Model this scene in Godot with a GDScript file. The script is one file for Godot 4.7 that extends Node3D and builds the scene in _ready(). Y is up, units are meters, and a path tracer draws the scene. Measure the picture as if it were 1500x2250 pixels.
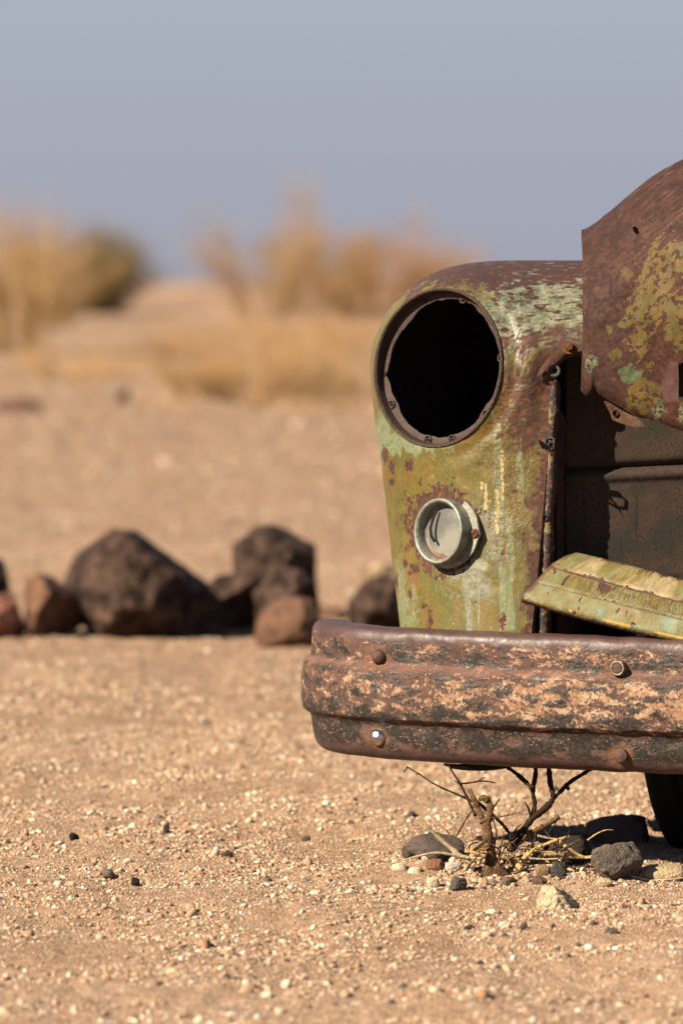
extends Node3D
# A rusted truck front in a stony desert. Metres, y up. The camera stands at x = 0, z = 0.

const EYE := 0.88          # height of the camera above the sand
const LENS := 9000.0       # focal length in pixels of a 1500 x 2250 picture
const PITCH := 3.212       # degrees the camera looks down

# ------------------------------------------------------------------ placing
func at(px: float, py: float, depth: float) -> Vector3:
	var c := Vector3((px - 750.0) / LENS, -(py - 1125.0) / LENS, -1.0).rotated(Vector3.RIGHT, -deg_to_rad(PITCH))
	return Vector3(0, EYE, 0) + c * (depth / -c.z)

func on_ground(px: float, py: float) -> Vector3:
	var c := at(px, py, 1.0) - Vector3(0, EYE, 0)
	var p := Vector3(0, EYE, 0) + c * (EYE / maxf(-c.y, 0.0004))
	for k in 4:
		p = Vector3(0, EYE, 0) + c * ((EYE - ground_y(p.x, p.z)) / maxf(-c.y, 0.0004))
	return p

# ------------------------------------------------------------------ mesh building
class Shape:
	var v := PackedVector3Array()
	var n := PackedVector3Array()
	var t := PackedVector2Array()
	var c := PackedColorArray()
	var i := PackedInt32Array()

	func grid(rows: Array, uvs: Array = [], flip := false, loop := false) -> void:
		var base := v.size()
		var h := rows.size()
		var w: int = rows[0].size()
		for y in h:
			var row: PackedVector3Array = rows[y]
			var up: PackedVector3Array = rows[maxi(y - 1, 0)]
			var dn: PackedVector3Array = rows[mini(y + 1, h - 1)]
			for x in w:
				var a := x - 1
				var b := x + 1
				if loop:
					a = (a + w - 1) % (w - 1) if x == 0 else a
					b = b % w if b < w else 1
				else:
					a = maxi(a, 0)
					b = mini(b, w - 1)
				var di := dn[x] - up[x]
				var dj := row[b] - row[a]
				var nn := di.cross(dj)
				if nn.length_squared() < 1e-20:
					var other: PackedVector3Array = rows[clampi(y + (1 if y == 0 else -1), 0, h - 1)]
					nn = di.cross(other[b] - other[a])
				nn = nn.normalized()
				v.append(row[x])
				n.append(-nn if flip else nn)
				t.append(uvs[y][x] if uvs.size() else Vector2(float(x) / (w - 1), float(y) / (h - 1)))
		for y in h - 1:
			for x in w - 1:
				var p := base + y * w + x
				if flip:
					i.append_array([p, p + w, p + 1, p + 1, p + w, p + w + 1])
				else:
					i.append_array([p, p + 1, p + w, p + 1, p + w + 1, p + w])

	# a sheet of metal: the grid, the same grid thick metres behind it, and the edges between them
	func sheet(rows: Array, thick: float, uvs: Array = [], flip := false) -> void:
		var base := v.size()
		grid(rows, uvs, flip)
		var h := rows.size()
		var w: int = rows[0].size()
		var back := []
		for y in h:
			var r := PackedVector3Array()
			for x in w:
				r.append(v[base + y * w + x] - n[base + y * w + x] * thick)
			back.append(r)
		grid(back, uvs, not flip)
		var ring := []
		for x in w: ring.append(Vector2i(0, x))
		for y in range(1, h): ring.append(Vector2i(y, w - 1))
		for x in range(w - 2, -1, -1): ring.append(Vector2i(h - 1, x))
		for y in range(h - 2, -1, -1): ring.append(Vector2i(y, 0))
		var e0 := PackedVector3Array()
		var e1 := PackedVector3Array()
		var u := PackedVector2Array()
		for q in ring:
			e0.append(rows[q.x][q.y])
			e1.append(back[q.x][q.y])
			u.append(uvs[q.x][q.y] if uvs.size() else Vector2(float(q.y) / (w - 1), float(q.x) / (h - 1)))
		grid([e0, e1], [u, u], not flip)

	func tube(path: Array, radii: Array, sides := 7, cap := true) -> void:
		var rows := []
		var m := path.size()
		var side := Vector3.ZERO
		for k in m:
			var d: Vector3 = (path[mini(k + 1, m - 1)] - path[maxi(k - 1, 0)]).normalized()
			if side == Vector3.ZERO:
				side = d.cross(Vector3(0.31, 0.17, 0.93)).normalized()
			side = (side - d * side.dot(d)).normalized()
			var o := d.cross(side)
			var r := PackedVector3Array()
			for s in sides + 1:
				var a := TAU * (s % sides) / sides
				r.append(path[k] + (side * cos(a) + o * sin(a)) * radii[k])
			rows.append(r)
		if cap:
			var r0 := PackedVector3Array()
			var r1 := PackedVector3Array()
			for s in sides + 1:
				r0.append(path[0])
				r1.append(path[m - 1])
			rows.push_front(r0)
			rows.push_back(r1)
		grid(rows, [], false, true)

	# profile of (radius, height along the axis), turned round an axis
	func lathe(at_: Vector3, axis: Vector3, profile: Array, sides := 40, lobes := 0, lobe := 0.0) -> void:
		var z := axis.normalized()
		var x := Vector3.UP.cross(z).normalized()
		var y := z.cross(x)
		var rows := []
		for p in profile:
			var r := PackedVector3Array()
			for s in sides + 1:
				var a := TAU * (s % sides) / sides
				var k := 1.0 + (lobe * cos(lobes * a) if lobes else 0.0)
				r.append(at_ + (x * cos(a) + y * sin(a)) * p.x * k + z * p.y)
			rows.append(r)
		grid(rows, [], true, true)

	func plate(outline: Array, back: Vector3) -> void:   # a flat convex or star-shaped plate with thickness
		var mid := Vector3.ZERO
		for p in outline: mid += p
		mid /= outline.size()
		var a := PackedVector3Array()
		var b := PackedVector3Array()
		var c0 := PackedVector3Array()
		var c1 := PackedVector3Array()
		for k in outline.size() + 1:
			var p: Vector3 = outline[k % outline.size()]
			a.append(p); b.append(p + back); c0.append(mid); c1.append(mid + back)
		var nn := Vector3.ZERO
		for k in outline.size(): nn += (a[k] - mid).cross(a[k + 1] - mid)
		var flip := nn.dot(back) > 0.0
		grid([c0, a], [], flip)
		grid([a.duplicate(), b], [], flip)
		grid([b.duplicate(), c1], [], flip)

	func block(mid: Vector3, size: Vector3, turn := Basis.IDENTITY) -> void:
		var st := SurfaceTool.new()
		var bm := BoxMesh.new()
		bm.size = size
		var arr := bm.get_mesh_arrays()
		var base := v.size()
		for k in arr[Mesh.ARRAY_VERTEX].size():
			v.append(mid + turn * arr[Mesh.ARRAY_VERTEX][k])
			n.append(turn * arr[Mesh.ARRAY_NORMAL][k])
			t.append(arr[Mesh.ARRAY_TEX_UV][k])
		for k in arr[Mesh.ARRAY_INDEX]:
			i.append(base + k)

	func mesh(origin := Vector3.ZERO) -> ArrayMesh:
		var arr := []
		arr.resize(Mesh.ARRAY_MAX)
		var vv := v.duplicate()
		if origin != Vector3.ZERO:
			for k in vv.size():
				vv[k] -= origin
		arr[Mesh.ARRAY_VERTEX] = vv
		arr[Mesh.ARRAY_NORMAL] = n
		arr[Mesh.ARRAY_TEX_UV] = t
		if c.size() == v.size():
			arr[Mesh.ARRAY_COLOR] = c
		arr[Mesh.ARRAY_INDEX] = i
		var m := ArrayMesh.new()
		m.add_surface_from_arrays(Mesh.PRIMITIVE_TRIANGLES, arr)
		return m

# ------------------------------------------------------------------ naming
var taken := {}

func numbered(called: String) -> String:
	taken[called] = taken.get(called, -1) + 1
	return called if taken[called] == 0 else "%s_%03d" % [called, taken[called]]

func tag(o: Node3D, label: String, category: String, group := "") -> void:
	o.set_meta("label", label)
	o.set_meta("category", category)
	if group:
		o.set_meta("group", group)

func world_of(o: Node3D) -> Vector3:
	var p := Vector3.ZERO
	var k: Node = o
	while k is Node3D and k != self:
		p += k.position
		k = k.get_parent()
	return p

func thing(called: String, base: Vector3) -> Node3D:
	var o := Node3D.new()
	o.name = numbered(called)
	o.position = base
	add_child(o, true)
	return o

func obj(called: String, s: Shape, mat: Material, parent: Node3D = null, base := Vector3.ZERO) -> MeshInstance3D:
	var o := MeshInstance3D.new()
	if parent == null:
		o.name = numbered(called)
		o.position = base
		add_child(o, true)
		o.mesh = s.mesh(base)
	else:
		o.name = called
		var k := 0
		while parent.has_node(NodePath(o.name)):
			k += 1
			o.name = "%s_%03d" % [called, k]
		parent.add_child(o, true)
		o.mesh = s.mesh(world_of(parent))
	o.material_override = mat
	return o

# ------------------------------------------------------------------ noise and colour
func noise(seed_: int, freq: float, octaves := 4, kind := FastNoiseLite.TYPE_SIMPLEX) -> FastNoiseLite:
	var f := FastNoiseLite.new()
	f.seed = seed_
	f.noise_type = kind
	f.frequency = freq
	f.fractal_type = FastNoiseLite.FRACTAL_FBM if octaves > 1 else FastNoiseLite.FRACTAL_NONE
	f.fractal_octaves = octaves
	return f

func rgb(r: float, g: float, b: float) -> Color:
	return Color(r / 255.0, g / 255.0, b / 255.0)

func step01(a: float, b: float, x: float) -> float:
	var k := clampf((x - a) / (b - a), 0.0, 1.0)
	return k * k * (3.0 - 2.0 * k)

# frequencies per millimetre
var n_big := noise(11, 0.008, 3)
var n_mid := noise(12, 0.030, 4)
var n_fine := noise(13, 0.110, 4)
var n_grit := noise(14, 0.420, 2)
var n_spot := noise(15, 0.055, 3)
var n_warp := noise(16, 0.045, 3)
var n_crack := FastNoiseLite.new()
var rough_out := 0.8

# bakes the colour, roughness and relief of a surface whose (u, v) run over the metal itself
func bake(w: int, h: int, paint: Callable) -> Array:
	var a := PackedByteArray()
	var r := PackedByteArray()
	var b := PackedByteArray()
	a.resize(w * h * 3)
	r.resize(w * h)
	b.resize(w * h)
	var k := 0
	for y in h:
		for x in w:
			var c: Color = paint.call((x + 0.5) / w, (y + 0.5) / h)
			c = Color(c.r * 0.70, c.g * 0.695, c.b * 0.715, c.a)
			a[k * 3] = clampi(int(c.r * 255.0), 0, 255)
			a[k * 3 + 1] = clampi(int(c.g * 255.0), 0, 255)
			a[k * 3 + 2] = clampi(int(c.b * 255.0), 0, 255)
			r[k] = clampi(int(rough_out * 255.0), 0, 255)
			b[k] = clampi(int(c.a * 255.0), 0, 255)
			k += 1
	return [ImageTexture.create_from_image(Image.create_from_data(w, h, false, Image.FORMAT_RGB8, a)),
		ImageTexture.create_from_image(Image.create_from_data(w, h, false, Image.FORMAT_L8, r)),
		ImageTexture.create_from_image(Image.create_from_data(w, h, false, Image.FORMAT_L8, b))]

func baked(name_: String, maps: Array, relief := 0.1, gloss := 0.42) -> StandardMaterial3D:
	var m := StandardMaterial3D.new()
	m.resource_name = name_
	m.albedo_texture = maps[0]
	m.metallic_specular = gloss
	m.roughness_texture = maps[1]
	m.roughness = 1.0
	m.heightmap_enabled = true
	m.heightmap_texture = maps[2]
	m.heightmap_scale = relief
	m.texture_repeat = false
	return m

var mats := {}
var rock_tex: ImageTexture
var pale_tex: ImageTexture
var rock_bump: ImageTexture

func mottle(w: int, seed_: int, freq: float, lo: float, hi: float, octaves := 5, gain := 0.6) -> ImageTexture:
	var f := noise(seed_, freq, octaves)
	f.fractal_gain = gain
	var im := f.get_seamless_image(w, w, false, false, 0.15, true)
	im.convert(Image.FORMAT_L8)
	var d := im.get_data()
	for k in d.size():
		d[k] = int(255.0 * lerpf(lo, hi, d[k] / 255.0))
	return ImageTexture.create_from_image(Image.create_from_data(w, w, false, Image.FORMAT_L8, d))

# mottled matt stuff: stone, rubber, plain rust, bark
func matt(name_: String, c: Color, rough := 0.9, scale := 3.0, relief := 0.3, metal := 0.0) -> StandardMaterial3D:
	var key := "%s %s %s %s %s %s" % [name_, c.to_html(), rough, scale, relief, metal]
	if mats.has(key):
		return mats[key]
	var m := StandardMaterial3D.new()
	mats[key] = m
	m.resource_name = name_
	m.albedo_color = Color(c.r * 0.81, c.g * 0.81, c.b * 0.81)
	m.albedo_texture = rock_tex
	m.roughness = rough
	m.metallic = metal
	m.metallic_specular = 0.5 if metal > 0.05 else 0.25
	m.uv1_triplanar = true
	m.uv1_world_triplanar = true
	m.uv1_scale = Vector3.ONE * scale
	m.heightmap_enabled = relief > 0.0
	m.heightmap_texture = rock_bump
	m.heightmap_scale = relief
	return m

# ------------------------------------------------------------------ the ground
var g_low := noise(31, 0.35, 3)
var g_mid := noise(32, 1.9, 4)
var g_fine := noise(33, 14.0, 4)
var g_grit := noise(34, 60.0, 2)
var g_far := noise(35, 0.03, 3)

func ground_y(x: float, z: float) -> float:
	var d := -z
	var y := g_low.get_noise_2d(x, z) * 0.012
	y += g_mid.get_noise_2d(x, z) * 0.012
	if d < 14.0 and d > 3.0:
		y += g_fine.get_noise_2d(x, z) * 0.0045
	# heap of soil under the dry plant
	y += 0.022 * exp(-(pow((x - 0.235) / 0.16, 2.0) + pow((z + 6.13) / 0.12, 2.0)))
	# low rises far off
	y += step01(25.0, 90.0, d) * (g_far.get_noise_2d(x, z) * 0.35)
	y += 0.7 * exp(-(pow((x + 9.0) / 9.0, 2.0) + pow((d - 260.0) / 60.0, 2.0)))
	y += 0.5 * exp(-(pow((x - 1.0) / 5.0, 2.0) + pow((d - 100.0) / 14.0, 2.0)))
	return y

func _ready() -> void:
	# ---------------------------------------------------------------- camera
	var cam := Camera3D.new()
	cam.name = "Camera"
	cam.position = Vector3(0, EYE, 0)
	cam.rotation_degrees = Vector3(-PITCH, 0, 0)
	add_child(cam)
	var att := CameraAttributesPhysical.new()
	att.frustum_focal_length = 96.0
	att.frustum_focus_distance = 6.02
	att.frustum_near = 0.1
	att.frustum_far = 6000.0
	att.exposure_aperture = 2.75
	cam.attributes = att
	cam.keep_aspect = Camera3D.KEEP_HEIGHT
	cam.fov = rad_to_deg(2.0 * atan(1125.0 / LENS))
	cam.near = 0.1
	cam.far = 6000.0
	cam.current = true
	# ---------------------------------------------------------------- sky
	var env := Environment.new()
	env.background_mode = Environment.BG_SKY
	env.tonemap_mode = Environment.TONE_MAPPER_LINEAR
	env.tonemap_exposure = 2.8
	env.sdfgi_enabled = true
	env.ssao_enabled = true
	env.ssil_enabled = true
	env.sky = Sky.new()
	var psm := PanoramaSkyMaterial.new()
	psm.panorama = sky_picture()
	env.sky.sky_material = psm
	var we := WorldEnvironment.new()
	we.name = "Surroundings"
	we.environment = env
	add_child(we)
	# ---------------------------------------------------------------- sun: from the left, a little behind the camera
	var sun := DirectionalLight3D.new()
	sun.name = "Sun"
	sun.light_color = Color(1.0, 0.94, 0.84)
	sun.light_energy = 1.6
	sun.light_angular_distance = 0.5
	sun.shadow_enabled = true
	add_child(sun)
	sun.look_at_from_position(Vector3(-0.70, 0.59, 0.46), Vector3.ZERO)

	n_crack.seed = 21
	n_crack.noise_type = FastNoiseLite.TYPE_CELLULAR
	n_crack.frequency = 0.11
	n_crack.cellular_return_type = FastNoiseLite.RETURN_DISTANCE2_SUB
	n_crack.fractal_type = FastNoiseLite.FRACTAL_NONE
	rock_tex = mottle(512, 41, 0.012, 0.58, 1.0)
	pale_tex = mottle(256, 46, 0.03, 0.80, 1.0)
	rock_bump = mottle(512, 42, 0.02, 0.0, 1.0, 6, 0.7)

	build_ground()
	build_truck()
	build_rocks()
	build_stones()
	build_dry_plant()
	build_bushes()
	build_gravel()

func sky_picture() -> ImageTexture:
	# hazy desert air: pale mauve at the horizon, pale grey blue just above, deeper blue towards the zenith
	var stops := [[-90.0, rgb(150, 132, 118)], [-0.5, rgb(150, 140, 140)], [0.0, rgb(149, 150, 164)], [1.5, rgb(151, 155, 168)], [4.2, rgb(156, 165, 176)],
		[10.0, rgb(155, 166, 182)], [25.0, rgb(120, 142, 172)], [50.0, rgb(82, 110, 150)], [90.0, rgb(60, 90, 135)]]
	var h := 1024
	var im := Image.create(16, h, false, Image.FORMAT_RGBF)
	for y in h:
		var e := 90.0 - (y + 0.5) * 180.0 / h
		var c: Color = stops[0][1].srgb_to_linear()
		for k in stops.size() - 1:
			if e >= stops[k][0]:
				c = stops[k][1].srgb_to_linear().lerp(stops[k + 1][1].srgb_to_linear(), clampf((e - stops[k][0]) / (stops[k + 1][0] - stops[k][0]), 0, 1)) * 0.432
		for x in 16:
			im.set_pixel(x, y, c)
	return ImageTexture.create_from_image(im)

func lines(spec: Array) -> PackedFloat32Array:   # [start, [end, step], [end, step] ...], each step growing evenly inside its span
	var out := PackedFloat32Array([spec[0]])
	for k in range(1, spec.size()):
		var s: Array = spec[k]
		var a := out[out.size() - 1]
		if s.size() == 2:
			var n := int(round(absf(s[0] - a) / s[1]))
			for j in range(1, n + 1):
				out.append(lerpf(a, s[0], float(j) / n))
		else:   # growth
			var stp: float = s[1]
			var dir := signf(s[0] - a)
			while absf(s[0] - a) > stp:
				a += dir * stp
				stp *= s[2]
				out.append(a)
			out.append(s[0])
	return out

var sand_tint := noise(36, 0.9, 4)
var sand_tint2 := noise(37, 7.0, 4)

func sand_color(x: float, z: float) -> Color:
	var k := sand_tint.get_noise_2d(x, z) * 0.5 + sand_tint2.get_noise_2d(x * 1.0, z * 0.6) * 0.5
	var c := Color(0.308, 0.189, 0.118).lerp(Color(0.352, 0.232, 0.156), clampf(0.5 + k * 1.1, 0, 1))
	var g := g_grit.get_noise_2d(x, z)
	c = c * (1.0 + 0.22 * g)
	c.a = 1.0
	return c

func build_ground() -> void:
	var zs := lines([60.0, [-3.0, 3.0], [-4.4, 0.05], [-8.5, 0.009], [-14.0, 0.03], [-4000.0, 0.06, 1.06]])
	var half := lines([0.0, [1.15, 0.0085], [2.2, 0.03], [3000.0, 0.06, 1.14]])
	var xs := PackedFloat32Array()
	for k in range(half.size() - 1, 0, -1): xs.append(-half[k])
	xs.append_array(half)
	var s := Shape.new()
	var rows := []
	var uvs := []
	for z in zs:
		var r := PackedVector3Array()
		var u := PackedVector2Array()
		for x in xs:
			r.append(Vector3(x, ground_y(x, z), z))
			u.append(Vector2(x, z))
			s.c.append(sand_color(x, z))
		rows.append(r)
		uvs.append(u)
	s.grid(rows, uvs, true)
	var m := StandardMaterial3D.new()
	m.resource_name = "sand"
	m.vertex_color_use_as_albedo = true
	m.albedo_texture = mottle(1024, 43, 0.09, 0.76, 1.0, 4, 0.75)
	m.roughness = 0.95
	m.metallic_specular = 0.25
	m.uv1_triplanar = true
	m.uv1_world_triplanar = true
	m.uv1_scale = Vector3.ONE * 1.7
	m.heightmap_enabled = true
	m.heightmap_texture = mottle(1024, 44, 0.12, 0.0, 1.0, 4, 0.8)
	m.heightmap_scale = 0.40
	var o := obj("ground", s, m)
	o.set_meta("kind", "structure")

# ------------------------------------------------------------------ the truck
var truck: Node3D
const YAW := 19.0
var back_dir := Vector3(sin(deg_to_rad(YAW)), 0, -cos(deg_to_rad(YAW)))   # along the truck, towards its cab

func mx(px: float) -> float: return (px - 750.0) / 1475.0
func my(py: float) -> float: return EYE - (py - 620.0) / 1475.0

# --- fender: u runs round the corner (0 at the grille opening, 1 where the side begins), v up the nose and over the crown
const F_BOTTOM := 0.345
const F_SHOULDER := 0.775
const F_CROWN := 0.914

func fender_at(u: float, v: float) -> Vector3:
	var y := lerpf(F_BOTTOM, F_SHOULDER, minf(v, 1.0))
	var k := (y - 0.355) / 0.43
	var right := lerpf(0.2805, 0.3125, k) + 0.004 * sin(PI * k)
	var rad := lerpf(0.222, 0.311, k) + 0.006 * sin(PI * k)
	var a0 := deg_to_rad(8.0)
	var zr := -6.05 - 0.012 * k
	var c := Vector3(right + rad * sin(a0), y, zr - rad * cos(a0))
	var p: Vector3
	var shift := Vector3.ZERO
	if u < 0.0:
		shift = Vector3(cos(a0), 0, sin(a0) * 0.2) * (-u * 0.34)
		p = c + Vector3(-sin(a0), 0, cos(a0)) * rad + shift
	elif u <= 1.0:
		var a := deg_to_rad(lerpf(8.0, 109.0, u))
		p = c + Vector3(-sin(a), 0, cos(a)) * rad
	else:
		var a := deg_to_rad(109.0)
		shift = back_dir * ((u - 1.0) * 1.6)
		p = c + Vector3(-sin(a), 0, cos(a)) * rad + shift
	if v > 1.0:
		var b := (v - 1.0) * PI / 2.0
		var q := Vector3(0.290, 0, -6.42) + shift
		var f := pow(maxf(cos(b), 0.0), 0.68)
		p.x = q.x + (p.x - q.x) * f
		p.z = q.z + (p.z - q.z) * f
		p.y = F_SHOULDER + (F_CROWN - F_SHOULDER) * pow(sin(b), 1.34)
	return p

var lamp_mid := at(961, 808, 6.135)
var lamp_axis := Vector3(-sin(deg_to_rad(38.5)) * cos(deg_to_rad(6.0)), sin(deg_to_rad(6.0)), cos(deg_to_rad(38.5)) * cos(deg_to_rad(6.0)))
const LAMP_R := 0.1195

func lamp_frame() -> Basis:
	var x := Vector3.UP.cross(lamp_axis).normalized()
	return Basis(x, lamp_axis.cross(x), lamp_axis)

func rust(p: Vector3, tone: float) -> Color:   # p in millimetres
	var a := n_mid.get_noise_3dv(p)
	var b := n_fine.get_noise_3dv(p)
	var c := rgb(76, 48, 41).lerp(rgb(100, 56, 38), clampf(0.5 + a * 1.6 + tone, 0, 1))
	c = c.lerp(rgb(50, 31, 27), clampf(b * 1.8 - 0.15, 0, 0.8))
	c = c.lerp(rgb(158, 98, 60), clampf((n_spot.get_noise_3dv(p) - 0.36 + tone * 0.4) * 3.0, 0, 0.7))
	return c

func spot(x: float, y: float, px: float, py: float, rx: float, ry: float) -> float:   # 1 inside an ellipse given in picture units
	var dx := (x - mx(px)) * 1475.0 / rx
	var dy := (y - my(py)) * 1475.0 / ry
	return 1.0 - sqrt(dx * dx + dy * dy)

func blot(x: float, y: float, px: float, py: float, rx: float, ry: float, wob: float, edge := 0.12) -> float:
	return step01(-edge, edge, spot(x, y, px, py, rx, ry) + wob)

func drip(x: float, y: float, px: float, top: float, foot: float, half: float, wob: float) -> float:
	var dy := (my(top) - y) * 1475.0
	if dy < 0.0 or dy > foot - top: return 0.0
	var dx := absf((x - mx(px)) * 1475.0 + wob * 4.0)
	return 1.0 - step01(half * 0.6, half * 1.2, dx)

func fender_hit(px: float, py: float) -> Vector3:   # the spot on the wing that is seen there
	var best := Vector2(0.4, 0.5)
	var step := 0.2
	for k in 40:
		var was := best
		var least := 1e9
		for j in 9:
			var q := was + Vector2(j % 3 - 1, j / 3 - 1) * step
			var p := fender_at(q.x, q.y)
			var e := Vector2(750.0 + p.x / -p.z * LENS, 0)
			e.y = at(750, py, -p.z).y - p.y
			e = Vector2(e.x - px, e.y * 1470.0)
			if e.length() < least:
				least = e.length()
				best = q
		if best == was: step *= 0.6
	return fender_at(best.x, best.y)

func fender_paint(u: float, v: float) -> Color:
	var w := fender_at(u * 1.75 - 0.5, v * 2.0)
	var uu := u * 1.75 - 0.5
	var p := w * 1000.0
	var x := w.x
	var y := w.y
	if uu > 0.85: x = mx(872.0)   # the side beyond the corner carries on like the corner
	var X := x * 1475.0 + 750.0
	var Y := 620.0 + (EYE - y) * 1475.0
	var big := n_big.get_noise_3dv(p)
	var mid := n_mid.get_noise_3dv(p)
	var fine := n_fine.get_noise_3dv(p)
	var grit := n_grit.get_noise_3dv(p)
	var streak := n_mid.get_noise_3d(p.x * 2.2, p.y * 0.22, p.z * 2.2)
	# paint
	var c := rgb(124, 109, 46).lerp(rgb(104, 102, 46), clampf(0.5 + mid * 0.7 + big, 0, 1))
	c = c.lerp(rgb(142, 108, 52), clampf(streak * 1.4 - 0.02, 0, 0.5))
	c = c.lerp(rgb(148, 142, 88), clampf(fine * 1.5 - 0.35, 0, 0.35))
	c = c.lerp(rgb(166, 156, 104), 0.55 * step01(0.46, 0.62, n_fine.get_noise_3d(p.x * 2.2 + p.y * 0.5, p.y * 0.16, p.z * 2.2)))
	c = c.lerp(rgb(92, 74, 38), 0.4 * step01(0.44, 0.64, n_fine.get_noise_3d(p.x * 2.0 + 300.0, p.y * 0.2, p.z * 2.0)))
	var h := 0.62
	var r := 0.52
	# light green undercoat showing below the lamp, along the left corner and on the brow
	var mint := rgb(160, 168, 126).lerp(rgb(128, 142, 104), clampf(0.5 + fine * 1.5, 0, 1))
	var m := blot(x, y, 905, 985, 85, 26, mid * 0.8 + fine * 0.4)
	m = maxf(m, blot(x, y, 846, 960, 16, 70, fine * 0.6))
	m = maxf(m, 0.8 * blot(x, y, 885, 1345, 28, 75, mid + fine * 0.7, 0.3))
	m = maxf(m, 0.8 * drip(x, y, 1095, 880, 1135, 10, streak))
	m = maxf(m, 0.7 * drip(x, y, 1140, 950, 1100, 8, streak))
	m = maxf(m, 0.75 * drip(x, y, 1118, 1130, 1380, 9, streak * 2.0))
	m = maxf(m, 0.8 * drip(x, y, 1101, 1180, 1390, 8, streak * 2.0))
	c = c.lerp(mint, m)
	# grey patch that ran down below the side lamp
	var gp := blot(x, y, 1035, 1255, 44, 62, mid * 0.9 + fine * 0.6, 0.25)
	gp = maxf(gp, blot(x, y, 1062, 1165, 34, 48, mid + fine * 0.8, 0.3) * 0.8)
	gp = maxf(gp, drip(x, y, 1029, 1260, 1400, 7, streak * 2.0))
	gp = maxf(gp, drip(x, y, 1053, 1280, 1372, 5, streak * 2.5))
	c = c.lerp(rgb(163, 164, 142).lerp(rgb(128, 128, 108), clampf(0.5 + fine * 2.0, 0, 1)), gp * 0.85)
	var cream := maxf(drip(x, y, 1103, 985, 1096, 3.6, fine), drip(x, y, 1066, 1062, 1120, 3.6, fine))
	cream = maxf(cream, maxf(drip(x, y, 1090, 1075, 1170, 3.8, fine), drip(x, y, 1056, 1058, 1076, 3.0, fine)))
	cream = maxf(cream, step01(0.60, 0.68, n_spot.get_noise_3d(p.x * 1.3 + 300.0, p.y, p.z)) * 0.5)
	c = c.lerp(rgb(214, 192, 132), cream)
	h += 0.12 * maxf(cream, gp * 0.5)
	# brow: whitish green worn paint over red-brown
	var brow := step01(-0.35, 0.35, (770.0 - Y) / 70.0 + mid * 0.8) * step01(1010.0, 1090.0, X + mid * 60.0)
	if brow > 0.0:
		var bc := rgb(146, 152, 120).lerp(rgb(98, 116, 88), clampf(0.4 + mid * 2.2 + fine * 0.8, 0, 1))
		bc = bc.lerp(rgb(190, 188, 156), clampf(n_fine.get_noise_3d(p.x * 0.5, p.y * 2.0, p.z) * 2.2, 0, 0.7))
		bc = bc.lerp(rust(p, 0.0), step01(0.16, 0.5, n_spot.get_noise_3d(p.x * 0.6, p.y * 1.8, p.z * 0.6) + grit * 0.2))
		c = c.lerp(bc, brow)
		r = lerpf(r, 0.5, brow)
	# rust
	var ru := 0.0
	var top := (656.0 - Y) / 40.0 - step01(1020.0, 1200.0, X) * 0.75 + mid * 1.1 + fine * 0.5   # the crown
	ru = maxf(ru, step01(-0.25, 0.25, top) * (1.0 - 0.75 * step01(0.36, 0.5, n_spot.get_noise_3d(p.x * 0.5, p.y * 2.0, p.z * 0.8) + 0.1 * fine)))
	var edge := 1166.0 + (1390.0 - Y) * 0.076   # the seam along the opening
	ru = maxf(ru, step01(-14.0, 10.0, X - edge + 18.0 + mid * 34.0 + fine * 14.0) * step01(690.0, 760.0, Y + 60.0 * mid))
	ru = maxf(ru, 0.85 * blot(x, y, 1165, 865, 62, 120, mid * 1.3 + fine * 0.6, 0.3))
	ru = maxf(ru, blot(x, y, 1240, 792, 95, 50, mid * 0.5 + fine * 0.4))
	ru = maxf(ru, blot(x, y, 958, 1128, 62, 46, mid * 0.8 + fine * 0.6))
	ru = maxf(ru, blot(x, y, 975, 1168, 74, 88, mid * 0.5 + fine * 0.35, 0.08))
	for q in [[897, 1037, 8, 11], [850, 1005, 6, 20], [863, 1036, 5, 14], [915, 1258, 9, 12], [893, 1250, 5, 8], [904, 1270, 6, 5], [933, 1338, 6, 6], [946, 1370, 6, 22], [1101, 1362, 7, 16], [863, 1070, 5, 8], [1130, 1078, 6, 6], [903, 1315, 4, 9], [874, 1295, 4, 14], [895, 1215, 4, 7], [1104, 1212, 4, 6]]:
		ru = maxf(ru, blot(x, y, q[0], q[1], q[2], q[3], fine * 0.9 + grit * 0.3, 0.15))
		c = c.lerp(rgb(150, 96, 50), 0.55 * blot(x, y, q[0] + 1.0, q[1] + q[3] * 1.6, q[2] * 0.8, q[3] * 1.7 + 8.0, fine * 0.8 + streak * 0.8, 0.4))
	ru = maxf(ru, step01(0.66, 0.80, n_spot.get_noise_3dv(p * 1.5) + fine * 0.2) * 0.9)
	if ru > 0.0:
		var tone := 0.0
		if X > 1120.0 and Y > 820.0: tone = 0.35 * clampf(streak * 3.0 + 0.4, -0.3, 1.0)
		var rc := rust(p, tone)
		if Y < 680.0: rc = rc.lerp(rgb(70, 42, 38), 0.45)
		c = c.lerp(rc, ru)
		h -= 0.22 * ru
		r = lerpf(r, 0.8, ru)
	# bare orange line round the lamp rim
	var d := (w - lamp_mid).length() - LAMP_R
	c = c.lerp(rgb(168, 112, 56), (1.0 - step01(0.001, 0.006, absf(d - 0.002) + fine * 0.004)) * 0.6 * step01(700.0, 780.0, Y))
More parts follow.
